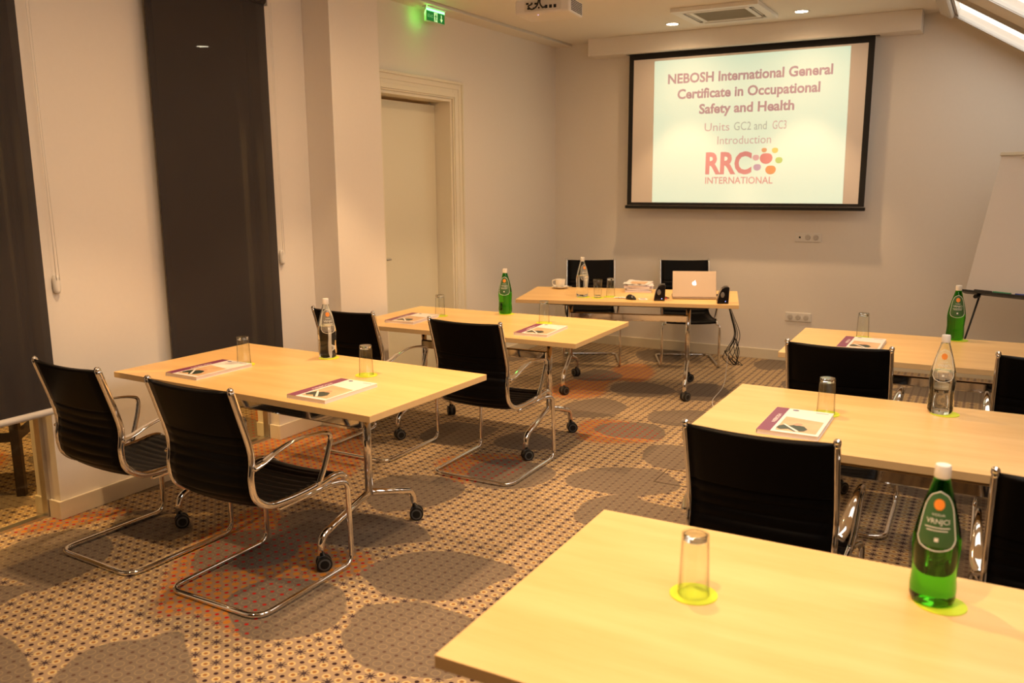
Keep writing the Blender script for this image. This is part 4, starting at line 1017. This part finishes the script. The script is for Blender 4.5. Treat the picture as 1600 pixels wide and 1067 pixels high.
# ---- air conditioning cassette
ac = tag(empty('air_conditioner', (-1.11, 6.745, CEIL)), 'square white ceiling air conditioning cassette above the screen', 'air conditioner')
bm = bmesh.new(); q = .335
for x0_, x1_, y0_, y1_ in ((-q, q, -q, -.27), (-q, q, .27, q), (-q, -.27, -.27, .27), (.27, q, -.27, .27)): box(bm, x0_, x1_, y0_, y1_, -.030, 0)
for x0_, x1_, y0_, y1_ in ((-.27, .27, -.235, -.20), (-.27, .27, .20, .235), (-.235, -.20, -.20, .20), (.20, .235, -.20, .20)): box(bm, x0_, x1_, y0_, y1_, -.028, 0)
for sx_ in (-1, 1):
    for sy_ in (-1, 1): box(bm, *(sorted((sx_ * .235, sx_ * .27))), *(sorted((sy_ * .20, sy_ * .27))), -.028, 0)
obj('fascia', bm, WHITEP, ac, bevel=0.004)
boxobj('duct', (-.27, .27, -.27, .27, -.014, -.010), DARK, ac)
for i in range(22):
    y_ = -.195 + i * .0178
    boxobj('grille_slat', (-.20, .20, y_, y_ + .0070, -.024, -.022), mat('grille_shade', (0.36, 0.32, 0.22), 0.5), ac)
for s, ax in ((-1, 0), (1, 0), (-1, 1), (1, 1)):
    c_ = s * .2525
    b4 = (-.19, .19, c_ - .005, c_ + .003, -.024, -.020) if ax == 0 else (c_ - .005, c_ + .003, -.19, .19, -.024, -.020)
    boxobj('louvre', b4, WHITEP, ac)
# ---- downlights
def downlight(x, y, z, label, zt=None):
    t = tag(empty('ceiling_light', (x, y, z)), label, 'ceiling light', 'recessed round downlights')
    bm = bmesh.new(); lathe(bm, [(.048, -.004), (.060, -.004), (.062, 0), (.048, 0)], 28, closed=True); smooth_angle(obj('trim_ring', bm, WHITEP, t))
    bm = bmesh.new(); cyl(bm, (0, 0, -.003), (0, 0, 1), .047, .003, 28); obj('lamp_face', bm, LAMP, t)
DL = ['left one of the two round downlights above the projection screen', 'right one of the two round downlights above the projection screen']
for i, (x, y) in enumerate(DOWN):
    downlight(x, y, CEIL, DL[i] if i < 2 else 'round recessed downlight in the ceiling outside the picture')
downlight(-5.03, 5.04, 2.75, 'round downlight in the next room, showing faintly through the dark blind')

# ---- exit sign (faces the room, hung from the strip along the left wall)
t = tag(empty('exit_sign', (-2.93, 5.395, 2.904)), 'green illuminated emergency exit sign with running figure and down arrow', 'sign')
boxobj('bracket', (-.028, .022, -.13, .13, -.010, 0), WHITEP, t, bevel=0.002)
boxobj('frame', (-.008, .006, -.125, .125, -.105, -.010), SIGNF, t)
boxobj('light_strip', (.0058, .0075, -.120, .120, -.030, -.014), SIGNL, t)
pn = boxobj('green_panel', (.0058, .0075, -.118, .118, -.100, -.030), SIGNG, t)
S_ = lambda a, b_, d: (.0076 + d, a, b_)
bm = bmesh.new(); prism(bm, [(-.022, -.099), (.022, -.099), (.022, -.034), (-.022, -.034)], S_, 0, .0004); obj('doorway', bm, SIGNW, pn)
bm = bmesh.new()
prism(bm, [(.005 * cos(2 * pi * k / 12) + .004, -.044 + .005 * sin(2 * pi * k / 12)) for k in range(12)], S_, .0005, .0009)
for pl in ([(-.004, -.050), (.007, -.050), (.004, -.074), (-.006, -.072)], [(-.004, -.052), (-.016, -.064), (-.013, -.068), (.0, -.058)], [(.007, -.052), (.016, -.064), (.013, -.067), (.004, -.058)], [(-.006, -.070), (.002, -.072), (-.006, -.096), (-.012, -.096)], [(.0, -.070), (.005, -.071), (.016, -.086), (.012, -.090)]): prism(bm, pl, S_, .0005, .0009)
obj('running_figure', bm, SIGNG, pn)
bm = bmesh.new(); prism(bm, [(.070, -.040), (.080, -.040), (.080, -.070), (.094, -.070), (.075, -.094), (.056, -.070), (.070, -.070)], S_, 0, .0006); obj('arrow', bm, SIGNW, pn)
b = text_bm('IZLAZ', .068, .020, .0); place_bm(b, lambda x, y: S_(-.108 + x, -.075 + y, .0006)); obj('sign_lettering', b, mat('sign_letter', (.3, .6, .3), .4, emit=(.25, .7, .25), es=.35), pn)
l = bpy.data.lights.new('exit_sign_light', 'AREA'); l.energy = 0.35; l.color = (.12, 1, .12); l.shape = 'RECTANGLE'; l.size = .2; l.size_y = .05
o = bpy.data.objects.new('exit_sign_light', l); COL.objects.link(o); o.location = (-2.945, 5.28, 2.845); o.rotation_euler = (0, radians(60), pi)

# ---- wall sockets
def sockets(x, z_, kinds, label):
    t = tag(empty('wall_socket', (x, YB, z_)), label, 'wall socket', 'white socket plates on the back wall')
    boxobj('plate', (-.112, .112, -.010, 0, -.040, .040), WHITEP, t, bevel=0.004)
    for i, k in enumerate(kinds):
        cx = -.068 + i * .068
        if k == 's':
            bm = bmesh.new(); lathe(bm, [(.024, 0), (.021, 0), (.019, -.008), (0, -.008), (0, -.0085), (.0195, -.0085)][:4], 24)
            for v in bm.verts: v.co = Vector((cx + v.co.x, -.0125 - v.co.z * -1 * 1.0 + .002, v.co.y))
            obj('socket_well', bm, mat('socket_white', (.55, .52, .48), .4), t)
            bm = bmesh.new(); cyl(bm, (cx - .009, -.0112, 0), (0, -1, 0), .0035, .0008, 8); cyl(bm, (cx + .009, -.0112, 0), (0, -1, 0), .0035, .0008, 8); obj('pin_hole', bm, DARK, t)
        else:
            boxobj('data_port', (cx - .008, cx + .008, -.0112, -.009, -.008, .008), DARK, t)
sockets(-.555, 1.122, 'dss', 'white wall socket plate below the projection screen')
sockets(-.60, .408, 'sss', 'white triple socket plate low on the back wall above the far right table')

# ---- flip chart
ph = 0.48; le = math.asin(0.32 / 1.02)
t = tag(empty('flip_chart', (0.724, 6.65, 0.0), -ph), 'white flip chart on an easel at the right edge before the back wall', 'flip chart')
Mf = Matrix.Translation((0, 0, .835)) @ Matrix.Rotation(-le, 4, 'X')
bm = bmesh.new(); box(bm, 0, .70, .012, .028, 0, 1.02, mat4=Mf); obj('board', bm, mat('board_grey', (.5, .49, .47), .4), t, bevel=.003)
bm = bmesh.new(); box(bm, .004, .696, 0.004, .012, .012, 1.005, mat4=Mf); obj('paper_pad', bm, BOARD, t)
bm = bmesh.new(); box(bm, -.005, .705, -.008, .03, 1.0, 1.025, mat4=Mf); obj('clamp_bar', bm, mat('clamp_beige', (.62, .58, .48), .4), t, bevel=.003)
bm = bmesh.new(); box(bm, -.005, .705, -.040, .03, -.010, .000, mat4=Mf); box(bm, -.005, .705, -.043, -.037, -.010, .006, mat4=Mf); tr = obj('pen_tray', bm, BLACK, t)
for i, (x, m) in enumerate(((.14, BLACK), (.27, mat('marker_green', (.02, .25, .12), .4)), (.42, mat('marker_blue', (.02, .05, .3), .4)), (.55, RED))):
    bm = bmesh.new(); cyl(bm, Mf @ Vector((x - .06, -.022, .0095)), (1, 0, 0), .009, .12, 12); obj('marker', bm, m, tr, smooth=False)
for x in (.16, .55):
    bm = bmesh.new(); cyl(bm, Mf @ Vector((x, -.006, .985)), Mf.to_3x3() @ Vector((0, -1, 0)), .009, .012, 12); obj('hook', bm, ALU, t)
bm = bmesh.new(); tube(bm, [Mf @ Vector((.10, .03, .02)), Vector((-.02, -.12, .012))], .007, 8); obj('leg', bm, BLACK, t, smooth=True)
bm = bmesh.new(); tube(bm, [Mf @ Vector((.60, .03, .02)), Vector((.72, -.12, .012))], .010, 8); obj('leg', bm, ALU, t, smooth=True)
bm = bmesh.new(); tube(bm, [Mf @ Vector((.35, .03, .80)), Vector((.35, .62, .012))], .010, 8); obj('leg', bm, ALU, t, smooth=True)
bm = bmesh.new(); cyl(bm, Mf @ Vector((.10, -.03, -.035)), (0, 1, 0), .014, .05, 12); obj('leg_knob', bm, BLACK, t)

# ---- carpeted floor box
t = tag(empty('floor_box', (-.53, 4.18, 0)), 'flush square floor socket box in the aisle carpet beside the middle right table', 'floor box')
bm = bmesh.new()
for b4 in ((-.12, .12, -.12, -.114), (-.12, .12, .114, .12), (-.12, -.114, -.114, .114), (.114, .12, -.114, .114)): box(bm, *b4, 0.0, .002)
obj('lid_frame', bm, mat('frame_brown', (.10, .065, .04), .5), t)

# ---- furniture of the next room, seen under the left blind
t = tag(empty('wooden_stool', (-3.86, 2.28, 0), .72), 'dark wooden table legs in the next room, seen under the left blind', 'table')
for x, y in ((-.24, -.22), (.24, -.22), (-.24, .22), (.24, .22)): boxobj('leg', (x - .022, x + .022, y - .022, y + .022, 0, .70), DARKW, t, bevel=.002)
boxobj('top', (-.30, .30, -.28, .28, .70, .735), DARKW, t, bevel=.003)
for y in (-.22, .22): boxobj('stretcher', (-.218, .218, y - .014, y + .014, .30, .345), DARKW, t)
for x in (-.24, .24): boxobj('stretcher', (x - .014, x + .014, -.198, .198, .30, .345), DARKW, t)
